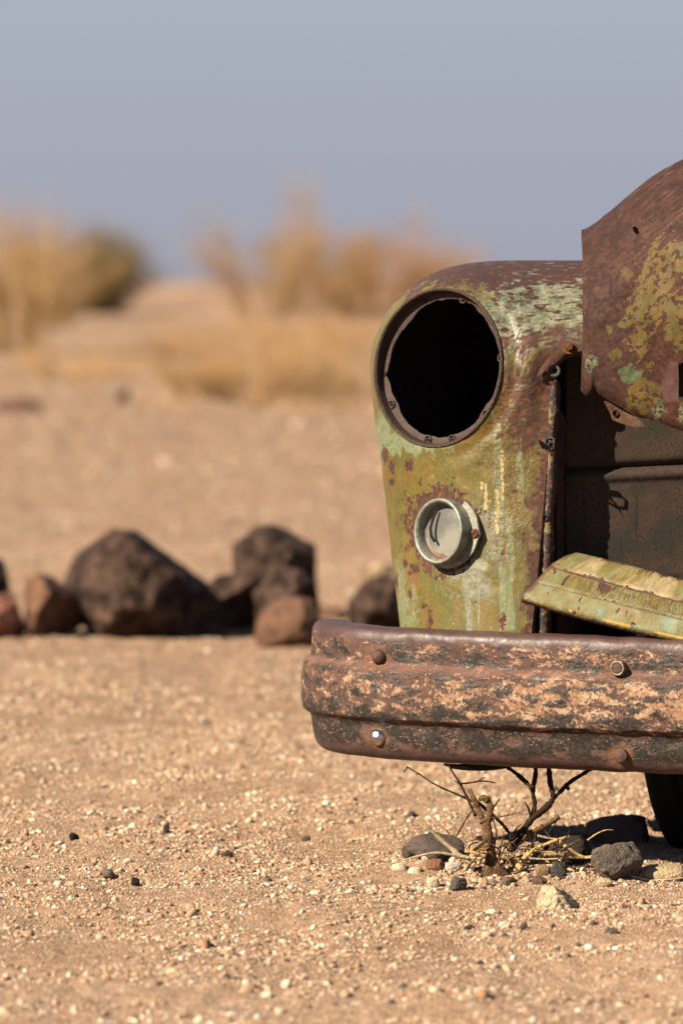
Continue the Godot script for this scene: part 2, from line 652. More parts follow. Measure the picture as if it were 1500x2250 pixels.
	# cracked paint
	if X > 1040.0 or Y < 1060.0:
		var k := n_crack.get_noise_3dv(p + Vector3(mid, fine, mid) * 5.0) + 1.0
		var amount := step01(1030.0, 1110.0, X + 60.0 * mid) * (1.0 - step01(1180.0, 1300.0, Y)) + 0.6 * (1.0 - step01(1010.0, 1060.0, Y)) * step01(930.0, 980.0, X)
		var line := (1.0 - step01(0.04, 0.16, k)) * clampf(amount, 0, 1) * (1.0 - 0.6 * ru)
		c = c.lerp(rgb(96, 66, 42), line * (0.6 - 0.25 * brow))
		h -= (0.2 - 0.1 * brow) * line
	c = c * (1.0 + grit * 0.12)
	c.a = h + fine * 0.08
	rough_out = clampf(r + fine * 0.15, 0.2, 1.0)
	return c

func build_fender() -> void:
	var f := lamp_frame()
	var s := Shape.new()
	# closed ring round the lamp opening, out to a rectangle in (u, v)
	var mid := Vector2(0.405, 1.05)
	var ring: Array[Vector2] = []
	var corners := [Vector2(0.0, 0.0), Vector2(1.25, 0.0), Vector2(1.25, 2.0), Vector2(0.0, 2.0)]
	var counts := [90, 110, 90, 130]
	for k in 4:
		for j in counts[k]:
			ring.append(corners[k].lerp(corners[(k + 1) % 4], float(j) / counts[k]))
	ring.append(ring[0])
	var inner: Array[Vector2] = []
	var rim: Array[Vector3] = []
	for o in ring:
		var d := Vector2((o.x - mid.x) / 0.285, (o.y - mid.y) / 0.41)
		var a := d.angle()
		inner.append(mid + Vector2(cos(a) * 0.285, sin(a) * 0.41))
		rim.append(lamp_mid + f * (Vector3(-cos(a), sin(a), 0) * LAMP_R))
	var rows := []
	var uvs := []
	var n_s := 110
	for k in n_s + 1:
		var q := pow(float(k) / n_s, 1.25)
		var r := PackedVector3Array()
		var uu := PackedVector2Array()
		for j in ring.size():
			var t := inner[j].lerp(ring[j], q)
			var p := fender_at(t.x, t.y)
			var base := fender_at(inner[j].x, inner[j].y)
			var away := (p - base).length()
			var off := rim[j] - base
			var fade := 1.0 - step01(0.6, 1.0, q)
			p += off * exp(-pow(away / (0.035 + off.length() * 0.9), 1.6)) * fade
			# hollow beside the rim, on the side towards the grille
			var side := maxf(0.0, (rim[j] - lamp_mid).dot(f.x) / LAMP_R)
			p -= lamp_axis * (0.007 * side * exp(-pow((away - 0.016) / 0.012, 2.0)))
			p += lamp_axis * (0.0012 * fade * n_spot.get_noise_3dv(p * 500.0))
			p += lamp_axis * (0.0022 * fade * step01(0.15, 0.4, q) * n_big.get_noise_3dv(p * 1300.0))
			r.append(p)
			uu.append(Vector2((t.x + 0.5) / 1.75, t.y / 2.0))
		rows.append(r)
		uvs.append(uu)
	s.grid(rows, uvs, true, true)
	# the piece over the grille opening, with its rolled lower edge
	rows = []
	uvs = []
	for j in 41:
		var g := j / 40.0
		var u := -g * 0.5
		var low := 0.925 + 0.075 * sqrt(clampf(1.0 - pow(1.0 - minf(g / 0.30, 1.0), 2.0), 0, 1)) + 0.045 * step01(0.0, 0.4, g)
		var r := PackedVector3Array()
		var uu := PackedVector2Array()
		var first := fender_at(u, low)
		for e in [[0.030, 0.004], [0.022, -0.004], [0.012, -0.007], [0.004, -0.004]]:
			r.append(first + Vector3(0, e[1], -e[0]))
			uu.append(Vector2((u + 0.5) / 1.75, low / 2.0))
		for k in 61:
			var v := lerpf(low, 2.0, k / 60.0)
			r.append(fender_at(u, v))
			uu.append(Vector2((u + 0.5) / 1.75, v / 2.0))
		rows.append(r)
		uvs.append(uu)
	s.grid(rows, uvs, true)
	# flange turned back along the opening
	rows = []
	uvs = []
	for k in 61:
		var v := lerpf(0.0, 0.93, k / 60.0)
		var p := fender_at(0.0, v)
		var r := PackedVector3Array([p, p + Vector3(0.0035, 0, -0.0025), p + Vector3(0.0045, 0, -0.007), p + Vector3(0.003, 0, -0.03)])
		rows.append(r)
		uvs.append(PackedVector2Array([Vector2(0.2857, v / 2.0), Vector2(0.284, v / 2.0), Vector2(0.282, v / 2.0), Vector2(0.27, v / 2.0)]))
	s.grid(rows, uvs, false)
	var maps := bake(620, 800, fender_paint)
	var fender := obj("fender", s, baked("flaking olive paint", maps, 0.16), truck)

	# ---- lamp: rolled rim, wall, ring with clips
	var rust_metal := matt("brown rust", rgb(84, 60, 51), 0.75, 9.0, 0.12, 0.2)
	var rim_s := Shape.new()
	rim_s.lathe(lamp_mid, lamp_axis, [Vector2(LAMP_R + 0.001, -0.003), Vector2(LAMP_R + 0.0010, 0.0008), Vector2(LAMP_R, 0.0024), Vector2(LAMP_R - 0.0018, 0.0028), Vector2(LAMP_R - 0.0036, 0.0012), Vector2(LAMP_R - 0.005, -0.002), Vector2(LAMP_R - 0.0065, -0.017)], 160)
	var rim_m := matt("worn rim", rgb(92, 68, 52), 0.55, 22.0, 0.25, 0.3)
	obj("headlight_rim", rim_s, rim_m, truck)
	var ring_s := Shape.new()
	var ring_rows := []
	for lay in [[1.0, -0.0150], [0.985, -0.0140], [0.96, -0.0138], [0.0, -0.0145], [0.0, -0.017]]:
		var r := PackedVector3Array()
		for j in 241:
			var a := TAU * (j % 240) / 240.0
			var outer := LAMP_R - 0.006
			var hole := 0.1035 + 0.0018 * n_spot.get_noise_2d(cos(a) * 55.0, sin(a) * 55.0)
			# torn places on the inner edge
			hole += 0.0045 * exp(-pow(angle_difference(a, deg_to_rad(187)) / 0.09, 2.0))
			hole -= 0.0055 * exp(-pow(angle_difference(a, deg_to_rad(138)) / 0.22, 2.0))
			hole -= 0.0045 * exp(-pow(angle_difference(a, deg_to_rad(214)) / 0.16, 2.0))
			hole -= 0.004 * exp(-pow(angle_difference(a, deg_to_rad(325)) / 0.18, 2.0))
			hole += 0.003 * exp(-pow(angle_difference(a, deg_to_rad(70)) / 0.3, 2.0))
			var rad: float = lerpf(hole, outer, maxf(0.0, (lay[0] - 0.0))) if lay[0] > 0.0 else hole
			r.append(lamp_mid + f * Vector3(cos(a) * rad, sin(a) * rad, lay[1]))
		ring_rows.append(r)
	ring_s.grid(ring_rows, [], true, true)
	var ring_o := obj("headlight_ring", ring_s, rust_metal, truck)
	var dark := matt("painted hole shade", rgb(46, 36, 32), 0.9, 10.0, 0.0)  # shade inside holes and the screw slot, painted as a dark colour
	for q in [[112, 0.1115], [185, 0.1105], [74, 0.1105], [9, 0.1105], [322, 0.1105], [284, 0.111], [260, 0.111], [211, 0.1105]]:
		var a := deg_to_rad(q[0])
		var o := Vector3(cos(a), sin(a), 0)
		var side := Vector3(-sin(a), cos(a), 0)
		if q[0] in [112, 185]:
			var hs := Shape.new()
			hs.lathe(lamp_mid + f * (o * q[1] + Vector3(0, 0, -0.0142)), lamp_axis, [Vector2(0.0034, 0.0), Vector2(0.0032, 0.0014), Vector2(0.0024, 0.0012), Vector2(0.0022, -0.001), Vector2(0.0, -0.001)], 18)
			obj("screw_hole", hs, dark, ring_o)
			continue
		var cs := Shape.new()
		var mid3: Vector3 = lamp_mid + f * (o * (q[1] - 0.003) + Vector3(0, 0, -0.0125))
		var path := []
		for e in [[-0.0055, 0.0045], [-0.005, -0.002], [-0.0025, -0.0045], [0.0025, -0.0045], [0.005, -0.002], [0.0055, 0.0045]]:
			path.append(mid3 + f * (side * e[0] + o * e[1]))
		cs.tube(path, [0.0011, 0.0014, 0.0014, 0.0014, 0.0014, 0.0011], 6)
		cs.tube([mid3 + f * (o * 0.001 + Vector3(0, 0, -0.002)), mid3 + f * (o * 0.001 + Vector3(0, 0, 0.0025))], [0.0020, 0.0016], 8)
		obj("clip", cs, rust_metal, ring_o)
	# added dark walls behind the skin, closing the wing cavity against light
	var inner_s := Shape.new()
	var rows2 := []
	for k in 12:   # added wall towards the engine
		var r := PackedVector3Array()
		for j in 10:
			var y := lerpf(0.20, lerpf(0.745, 0.895, step01(0.0, 0.40, j / 9.0 * 0.72)), k / 11.0)
			r.append(Vector3(0.318, y, -6.085) + back_dir * (j / 9.0 * 0.72))
		rows2.append(r)
	inner_s.sheet(rows2, 0.003)
	rows2 = []
	for k in 25:   # added dark lining of the skin, with the lamp opening left free
		var v := lerpf(0.0, 1.97, k / 24.0)
		var r := PackedVector3Array()
		for j in 41:
			var u := lerpf(0.0, 1.25, j / 40.0)
			var p := fender_at(u, v)
			var q := Vector3(0.30, minf(p.y, 0.70), -6.42)
			r.append(p + (q - p).normalized() * 0.012 - Vector3(0, 0.012 * clampf(v * 4.0 - 4.0, 0.0, 1.0), 0))
		rows2.append(r)
	inner_s.grid(rows2)
	var keep := PackedInt32Array()
	for k in range(0, inner_s.i.size(), 3):
		var m := (inner_s.v[inner_s.i[k]] + inner_s.v[inner_s.i[k + 1]] + inner_s.v[inner_s.i[k + 2]]) / 3.0 - lamp_mid
		if (m - lamp_axis * m.dot(lamp_axis)).length() < LAMP_R + 0.045 and m.dot(lamp_axis) > -0.17: continue
		keep.append_array([inner_s.i[k], inner_s.i[k + 1], inner_s.i[k + 2]])
	inner_s.i = keep
	rows2 = []
	for k in 4:   # added floor, keeps light from the ground out of the cavity
		var r := PackedVector3Array()
		for j in 21:
			r.append(fender_at(lerpf(0.0, 1.25, j / 20.0), 0.05).lerp(Vector3(0.33, 0.366, -6.42) + back_dir * (0.3 * j / 20.0), k / 3.0))
		rows2.append(r)
	inner_s.grid(rows2)
	rows2 = []
	for k in 25:   # added back wall, stops light entering from behind
		var v := lerpf(0.0, 1.97, k / 24.0)
		var p := fender_at(1.24, v)
		var q := Vector3(0.30, minf(p.y, 0.70), -6.42)
		p += (q - p).normalized() * 0.004 - Vector3(0, 0.012 * clampf(v * 4.0 - 4.0, 0.0, 1.0), 0)
		var r := PackedVector3Array()
		for j in 8:
			r.append(p.lerp(Vector3(0.33, p.y, -6.085) + back_dir * 0.66, j / 7.0))
		rows2.append(r)
	inner_s.sheet(rows2, 0.003, [], true)
	obj("added_cavity_walls", inner_s, matt("inner rust", rgb(88, 64, 54), 0.95, 6.0, 0.2), truck)

	# ---- bolt with washer over the opening
	var bs := Shape.new()
	var bp := at(1250, 766, 6.045)
	var bn := Vector3(-0.12, 0.25, 0.96).normalized()
	bs.lathe(bp, bn, [Vector2(0.0105, -0.004), Vector2(0.0105, 0.0022), Vector2(0.0098, 0.003), Vector2(0.0, 0.003)], 28, 2, 0.14)
	bs.lathe(bp + bn * 0.003 + Vector3(0.0005, 0.0015, 0), bn, [Vector2(0.0066, -0.001), Vector2(0.0064, 0.004), Vector2(0.0052, 0.0058), Vector2(0.0, 0.0066)], 22)
	obj("wing_bolt", bs, matt("orange rust", rgb(120, 76, 48), 0.8, 12.0, 0.1), fender)

	# ---- side lamp
	var pm := fender_hit(983, 1169)
	var pa := Vector3(-sin(deg_to_rad(45)) * 0.99, 0.10, cos(deg_to_rad(45)) * 0.99).normalized()
	var lamp := Node3D.new()
	lamp.name = "parking_lamp"
	truck.add_child(lamp)
	lamp.position = pm - truck.position
	var chrome := matt("dull chrome", rgb(176, 178, 162), 0.45, 12.0, 0.05, 0.3)
	var zinc := matt("dull zinc", rgb(186, 184, 166), 0.5, 12.0, 0.06, 0.25)
	pm += pa * 0.0085 + Vector3(0.004, 0, 0)
	var px_ := Vector3.UP.cross(pa).normalized()
	var py_ := pa.cross(px_)
	var base := []
	for j in 48:
		var a := TAU * j / 48.0
		var rx := 0.0560 + 0.008 * pow(absf(cos(a)), 3.0)
		var ry := 0.0570 - 0.002 * absf(sin(a))
		var cut := 1.0 / maxf(absf(cos(a)) / 1.07 + absf(sin(a)) * 0.32, 0.001)
		base.append(pm + pa * -0.004 + px_ * cos(a) * minf(rx, 0.0600 * cut) + py_ * sin(a) * minf(ry, 0.0600 * cut))
	var bsh := Shape.new()
	bsh.plate(base, pa * -0.004)
	obj("flange", bsh, zinc, lamp)
	var tube_s := Shape.new()
	tube_s.lathe(pm + px_ * -0.001, pa, [Vector2(0.0485, -0.006), Vector2(0.0478, 0.004), Vector2(0.0484, 0.010), Vector2(0.0496, 0.0135), Vector2(0.0494, 0.0172), Vector2(0.0472, 0.019), Vector2(0.0442, 0.018), Vector2(0.0424, 0.014), Vector2(0.0415, 0.009), Vector2(0.0405, 0.000)], 72)
	obj("lamp_tube", tube_s, chrome, lamp)
	var refl := Shape.new()
	refl.lathe(pm, pa, [Vector2(0.0410, 0.004), Vector2(0.0395, 0.002), Vector2(0.0365, 0.001), Vector2(0.035, 0.0015), Vector2(0.02, 0.0022), Vector2(0.0, 0.0025)], 56)
	var refl_tex := bake(192, 96, func(u: float, v: float) -> Color:
		var a := u * TAU
		var q := Vector3(cos(a), sin(a), 0) * (1.0 - v) * 41.0
		var c := rgb(150, 148, 132).lerp(rgb(108, 108, 102), clampf(0.5 + n_mid.get_noise_3dv(q) * 2.0, 0, 1))
		var k := -q.y - 19.0 + n_fine.get_noise_3dv(q * 0.7) * 12.0
		c = c.lerp(rgb(146, 88, 44).lerp(rgb(92, 60, 40), clampf(0.5 + n_fine.get_noise_3dv(q * 1.6) * 2.0, 0, 1)), step01(-1.0, 4.0, k))
		c.a = 0.5 + 0.2 * n_fine.get_noise_3dv(q)
		rough_out = 0.55
		return c)
	obj("reflector", refl, baked("stained reflector", refl_tex, 0.05), lamp)
	var wire := Shape.new()
	var wp := []
	for e in [[-0.021, 0.031, 0.006], [-0.026, 0.018, 0.010], [-0.028, 0.004, 0.012], [-0.025, -0.008, 0.012], [-0.019, -0.016, 0.010]]:
		wp.append(pm + px_ * (e[0] + 0.006) + py_ * e[1] + pa * e[2])
	wire.tube(wp, [0.0016, 0.002, 0.0022, 0.0024, 0.0022], 7)
	obj("wire_end", wire, matt("dark cloth wire", rgb(64, 52, 42), 0.9, 20.0, 0.1), lamp)
	var sc := Shape.new()
	var sp := pm + px_ * 0.0555 + pa * -0.004
	sc.lathe(sp, pa, [Vector2(0.0072, -0.003), Vector2(0.0074, 0.0015), Vector2(0.0062, 0.0034), Vector2(0.0, 0.0042)], 26)
	var scr := obj("screw", sc, matt("rusty screw", rgb(124, 80, 62), 0.8, 20.0, 0.1), lamp)
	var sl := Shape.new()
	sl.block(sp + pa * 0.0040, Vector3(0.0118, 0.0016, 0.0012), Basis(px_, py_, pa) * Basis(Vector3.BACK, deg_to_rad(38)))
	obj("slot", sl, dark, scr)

# --- bumper: s along it, t over its section
var bump_plan: Array = []
var bump_sect: Array = []

func spline(pts: Array, per: int) -> Array:
	var out := []
	for k in pts.size() - 1:
		var a = pts[maxi(k - 1, 0)]
		var b = pts[k]
		var c = pts[k + 1]
		var d = pts[mini(k + 2, pts.size() - 1)]
		for j in per:
			out.append(b.cubic_interpolate(c, a, d, float(j) / per))
	out.append(pts[pts.size() - 1])
	return out

func bumper_paint(u: float, v: float) -> Color:
	var n := bump_plan.size() - 1
	var i := mini(int(u * n), n - 1)
	var w: Vector2 = bump_plan[i].lerp(bump_plan[i + 1], u * n - i)
	var m := bump_sect.size() - 1
	var j := mini(int(v * m), m - 1)
	var q: Vector2 = bump_sect[j].lerp(bump_sect[j + 1], v * m - j)
	var y := q.y
	var p := Vector3(w.x, y, w.y + q.x) * 1000.0
	var big := n_big.get_noise_3dv(p + Vector3(500, 0, 0))
	var mid := n_mid.get_noise_3d(p.x * 0.6, p.y, p.z * 0.6)
	var fine := n_fine.get_noise_3dv(p)
	var grit := n_grit.get_noise_3dv(p)
	var c := rgb(104, 70, 56).lerp(rgb(78, 56, 48), clampf(0.5 + mid * 2.0, 0, 1))
	c = c.lerp(rgb(136, 98, 76), clampf(fine * 1.8 - 0.15, 0, 0.7))
	var h := 0.4
	var r := 0.8
	var along := step01(0.0, 0.42, w.x)
	var ragged := n_fine.get_noise_3d(p.x * 0.75, p.y * 1.25, p.z) * 0.62 + grit * 0.32
	# pale primer, thicker to the right
	var pale := n_mid.get_noise_3d(p.x * 0.8 + 700.0, p.y * 1.9, p.z) * 0.62 + ragged + big * 0.25
	var where := -0.24 + 0.32 * along - 0.9 * step01(0.228, 0.219, y) + 0.14 * step01(0.30, 0.28, y) * step01(0.225, 0.25, y) + 0.06 * step01(0.33, 0.342, y)
	var pl := step01(-0.02, 0.22, pale + where)
	c = c.lerp(rgb(216, 186, 146).lerp(rgb(176, 128, 92), clampf(0.42 + mid * 1.5 + fine * 1.2, 0, 1)), pl * 0.92)
	h += 0.2 * pl
	# black paint left in patches
	var black := n_mid.get_noise_3d(p.x * 0.55 + 90.0, p.y * 1.5, p.z) * 0.85 + ragged * 0.8
	var low := 0.22 * step01(0.256, 0.240, y) + 0.20 * step01(0.224, 0.216, y) + 0.16 * step01(0.3105, 0.314, y) * step01(0.336, 0.328, y) + 0.10 * step01(0.12, -0.2, w.x)
	var patch := step01(0.16, 0.22, black + low - 0.05)
	c = c.lerp(rgb(40, 38, 36).lerp(rgb(60, 51, 43), clampf(0.5 + fine * 1.6, 0, 1)), patch * 0.93)
	h += 0.25 * patch
	r = lerpf(r, 0.5, patch)
	# flecks
	var fl := step01(0.50, 0.56, n_fine.get_noise_3d(p.x * 1.1, p.y * 1.6, p.z + 99.0) + 0.2 * mid)
	c = c.lerp(rgb(204, 160, 120), fl * 0.85)
	# orange rust along the upper crease, brown along the lower one
	var crease := 1.0 - step01(0.002, 0.0065, absf(y - 0.3085) + fine * 0.004 + mid * 0.003)
	c = c.lerp(rgb(138, 98, 78), crease * 0.65)
	# smooth brown edges, top and bottom
	var brown := maxf(step01(0.341, 0.351, y + fine * 0.006 + mid * 0.006), step01(0.190, 0.178, y + fine * 0.005 + mid * 0.006))
	c = c.lerp(rgb(98, 70, 64).lerp(rgb(84, 58, 54), clampf(0.5 + fine * 1.4 + mid, 0, 1)), brown * 0.95)
	h = lerpf(h, 0.45, brown)
	r = lerpf(r, 0.5, brown)
	# rust rings round the four bolts
	for b in [[0.0502, 0.3195], [0.0497, 0.2005], [0.399, 0.318], [0.405, 0.1925]]:
		var d := Vector2(w.x - b[0], y - b[1]).length() + fine * 0.006 + mid * 0.006
		c = c.lerp(rgb(106, 74, 60).lerp(rgb(140, 92, 62), clampf(0.5 + fine * 2.0, 0, 1)), 1.0 - step01(0.015, 0.023, d))
	c = c * (1.0 + 0.14 * grit)
	c.a = h + 0.12 * fine
	rough_out = clampf(r + 0.12 * fine, 0.3, 1.0)
	return c

func bump_at(px: float, py: float) -> Vector3:   # a spot on the face of the bumper
	for k in bump_plan.size() - 1:
		var a: Vector2 = bump_plan[k]
		var pa := 750.0 + a.x / -a.y * LENS
		if pa <= px:
			return at(px, py, -a.y)
	return at(px, py, 6.0)

func build_bumper() -> void:
	var pts := []
	for e in [[1900, 5.80], [1640, 5.862], [1500, 5.895], [1300, 5.942], [1100, 5.995], [1000, 6.028], [900, 6.066], [800, 6.112], [748, 6.145], [713, 6.180], [693, 6.213], [686, 6.240], [685, 6.262]]:
		pts.append(Vector2((e[0] - 750.0) / LENS * e[1], -e[1]))
	bump_plan = spline(pts, 14)
	var sect := []
	for e in [[-0.056, 0.3625], [-0.030, 0.3640], [-0.012, 0.3632], [-0.004, 0.3590], [0.0, 0.350], [0.001, 0.335], [0.0015, 0.315], [0.005, 0.3095], [0.0115, 0.3040], [0.0140, 0.296], [0.0160, 0.266], [0.0145, 0.236], [0.0115, 0.2295], [0.004, 0.2235], [0.001, 0.217], [0.0, 0.205], [-0.002, 0.190], [-0.006, 0.178], [-0.013, 0.1705], [-0.024, 0.1660], [-0.048, 0.1645]]:
		sect.append(Vector2(e[0], e[1]))
	bump_sect = spline(sect, 5)
	var rows := []
	var uvs := []
	for j in bump_sect.size():
		var q: Vector2 = bump_sect[j]
		var r := PackedVector3Array()
		var u := PackedVector2Array()
		for k in bump_plan.size():
			var a: Vector2 = bump_plan[maxi(k - 1, 0)]
			var b: Vector2 = bump_plan[mini(k + 1, bump_plan.size() - 1)]
			var d := (b - a).normalized()
			var nn := Vector2(-d.y, d.x) * -1.0
			if nn.y < -0.9: nn = -nn
			nn = Vector2(d.y, -d.x)
			var w: Vector2 = bump_plan[k] + nn * (q.x * (1.0 if q.x > 0.0 else 1.0))
			var p := Vector3(w.x, q.y, w.y)
			p += Vector3(nn.x, 0, nn.y) * (0.0022 * n_big.get_noise_3dv(p * 1500.0) + 0.0005 * n_mid.get_noise_3dv(p * 1000.0))
			p.y += 0.0012 * n_big.get_noise_3d(p.x * 1800.0, 0.0, 5.0)
			r.append(p)
			u.append(Vector2(float(k) / (bump_plan.size() - 1), float(j) / (bump_sect.size() - 1)))
		rows.append(r)
		uvs.append(u)
	var s := Shape.new()
	s.sheet(rows, 0.0032, uvs, true)
	var bumper := obj("bumper", s, baked("chipped bumper paint", bake(1150, 320, bumper_paint), 0.14), truck)
	# bolts
	var out := Vector3(-0.36, 0.0, 0.93)
	var rusty := matt("rusty bolt", rgb(104, 68, 54), 0.75, 14.0, 0.15, 0.1)
	var b1 := Shape.new()
	b1.lathe(bump_at(834, 1443) + out * 0.001, out, [Vector2(0.0125, -0.004), Vector2(0.0122, 0.002), Vector2(0.0105, 0.0068), Vector2(0.0070, 0.0105), Vector2(0.0032, 0.0122), Vector2(0.0, 0.0125)], 32)
	obj("bolt", b1, rusty, bumper).set_meta("label", "rusty domed bolt head")
	var b2 := Shape.new()
	b2.lathe(bump_at(831, 1619), out, [Vector2(0.0135, -0.004), Vector2(0.0132, 0.002), Vector2(0.0112, 0.0068), Vector2(0.0072, 0.0100), Vector2(0.0032, 0.0114), Vector2(0.0, 0.0117)], 36)
	var bright := StandardMaterial3D.new()
	bright.albedo_color = rgb(196, 190, 184)
	bright.metallic = 1.0
	bright.roughness = 0.18
	bright.heightmap_enabled = true
	bright.heightmap_texture = rock_bump
	bright.heightmap_scale = 0.06
	bright.uv1_triplanar = true
	bright.uv1_scale = Vector3.ONE * 22.0
	obj("bolt", b2, bright, bumper).set_meta("label", "shiny chromed domed bolt head")
	var b3 := Shape.new()
	var p3 := bump_at(1362, 1468) + out * 0.001
	var hexn := Vector3(-0.42, 0.06, 0.9).normalized()
	b3.lathe(p3, hexn, [Vector2(0.0128, -0.004), Vector2(0.0128, 0.010), Vector2(0.0116, 0.0118), Vector2(0.0078, 0.0118)], 6)
	var steel := matt("dull steel", rgb(158, 146, 128), 0.5, 14.0, 0.08, 0.5)
	var nut := obj("nut", b3, steel, bumper)
	var b3b := Shape.new()
	b3b.lathe(p3, hexn, [Vector2(0.0112, 0.0110), Vector2(0.0108, 0.0132), Vector2(0.0082, 0.0134), Vector2(0.0076, 0.0110)], 28)
	obj("washer_face", b3b, steel, nut)
	var b3c := Shape.new()
	b3c.lathe(p3, hexn, [Vector2(0.0078, 0.004), Vector2(0.0078, 0.0128), Vector2(0.0066, 0.0140), Vector2(0.0, 0.0142)], 22)
	obj("stud", b3c, rusty, nut)
	var b4 := Shape.new()
	b4.lathe(bump_at(1366, 1660) + Vector3(0, 0, -0.001), hexn, [Vector2(0.0115, -0.006), Vector2(0.0118, 0.006), Vector2(0.0095, 0.0096), Vector2(0.0, 0.0108)], 7)
	obj("bolt", b4, rusty, bumper).set_meta("label", "rusty worn hexagonal bolt head")
	var br := Shape.new()
	var under := []
	for e in [[985, 6.055], [1010, 6.075], [1090, 6.06], [1118, 6.03]]:
		under.append(at(e[0], 1690, e[1]))
	var brr := []
	for k in 9:
		var r := PackedVector3Array()
		for j in 9:
			var g := k / 8.0
			var e := j / 8.0
			var p := at(lerpf(975, 1125, g), 1677, lerpf(6.062, 6.012, g) + 0.02 * e)
			p.y -= 0.0085 * pow(sin(PI * g), 0.5) * sin(PI * clampf(e * 0.9 + 0.05, 0, 1))
			r.append(p)
		brr.append(r)
	br.sheet(brr, 0.003)
	obj("bumper_bracket", br, matt("black rust", rgb(48, 38, 34), 0.9, 10.0, 0.1), bumper)
	# the irons that carry the bumper, back to the frame
	for e in [[0.56, -5.92], [0.33, -6.02]]:
		var iron := Shape.new()
		iron.block(Vector3(e[0], 0.262, e[1]) + back_dir * 0.3, Vector3(0.012, 0.07, 0.56), Basis(Vector3.UP, deg_to_rad(-YAW)))
		obj("bumper_iron", iron, matt("dark iron", rgb(60, 44, 38), 0.9, 10.0, 0.2), truck)

# --- hood: u to the right along it, v from its lower edge up and over
func curve(pts: Array, x: float) -> float:
	for k in pts.size() - 1:
		if x <= pts[k + 1][0] or k == pts.size() - 2:
			var g: float = (x - pts[k][0]) / (pts[k + 1][0] - pts[k][0])
			var a: float = pts[maxi(k - 1, 0)][1]
			var d: float = pts[mini(k + 2, pts.size() - 1)][1]
			return cubic_interpolate(pts[k][1], pts[k + 1][1], a, d, clampf(g, 0, 1))
	return pts[0][1]

const HOOD_TOP := [[1275, 505], [1298, 495], [1326, 473], [1368, 438], [1424, 393], [1480, 359], [1540, 330], [1620, 305], [1720, 290], [1860, 276], [2110, 268]]
const HOOD_LOW := [[1275, 858], [1288, 869], [1299, 866], [1305, 858], [1316, 868], [1345, 886], [1385, 906], [1430, 924], [1500, 948], [1600, 976], [1720, 1004], [1900, 1040], [2110, 1070]]

func hood_at(u: float, v: float) -> Vector3:
	var px := 1275.0 + 830.0 * u
	var d := 5.985 - 0.24 * (px - 1275.0) / 1500.0 + 0.010 * exp(-u * 56.0) + 0.10 * pow(maxf(0.0, u - 0.45), 2.0)
	var low := curve(HOOD_LOW, px)
	var top := curve(HOOD_TOP, px)
	var g := minf(v, 1.0)
	var py := low + (top - low) * (g if g < 0.5 else 0.5 + 0.5 * sin((g - 0.5) * PI))
	d += 0.012 * exp(-g * 40.0)                      # lower edge rolled under
	d += 0.23 * pow(maxf(0.0, g - 0.36) / 0.64, 2.4)   # bends back towards the top
	d -= 0.010 * sin(PI * g)
	var p := at(px + 4.0 * sin(PI * g) * exp(-u * 37.0), py, d)
	if v > 1.0:
		p += back_dir * ((v - 1.0) * 1.3) + Vector3(0, -0.03 * pow((v - 1.0) / 0.3, 2.0), 0)
	return p

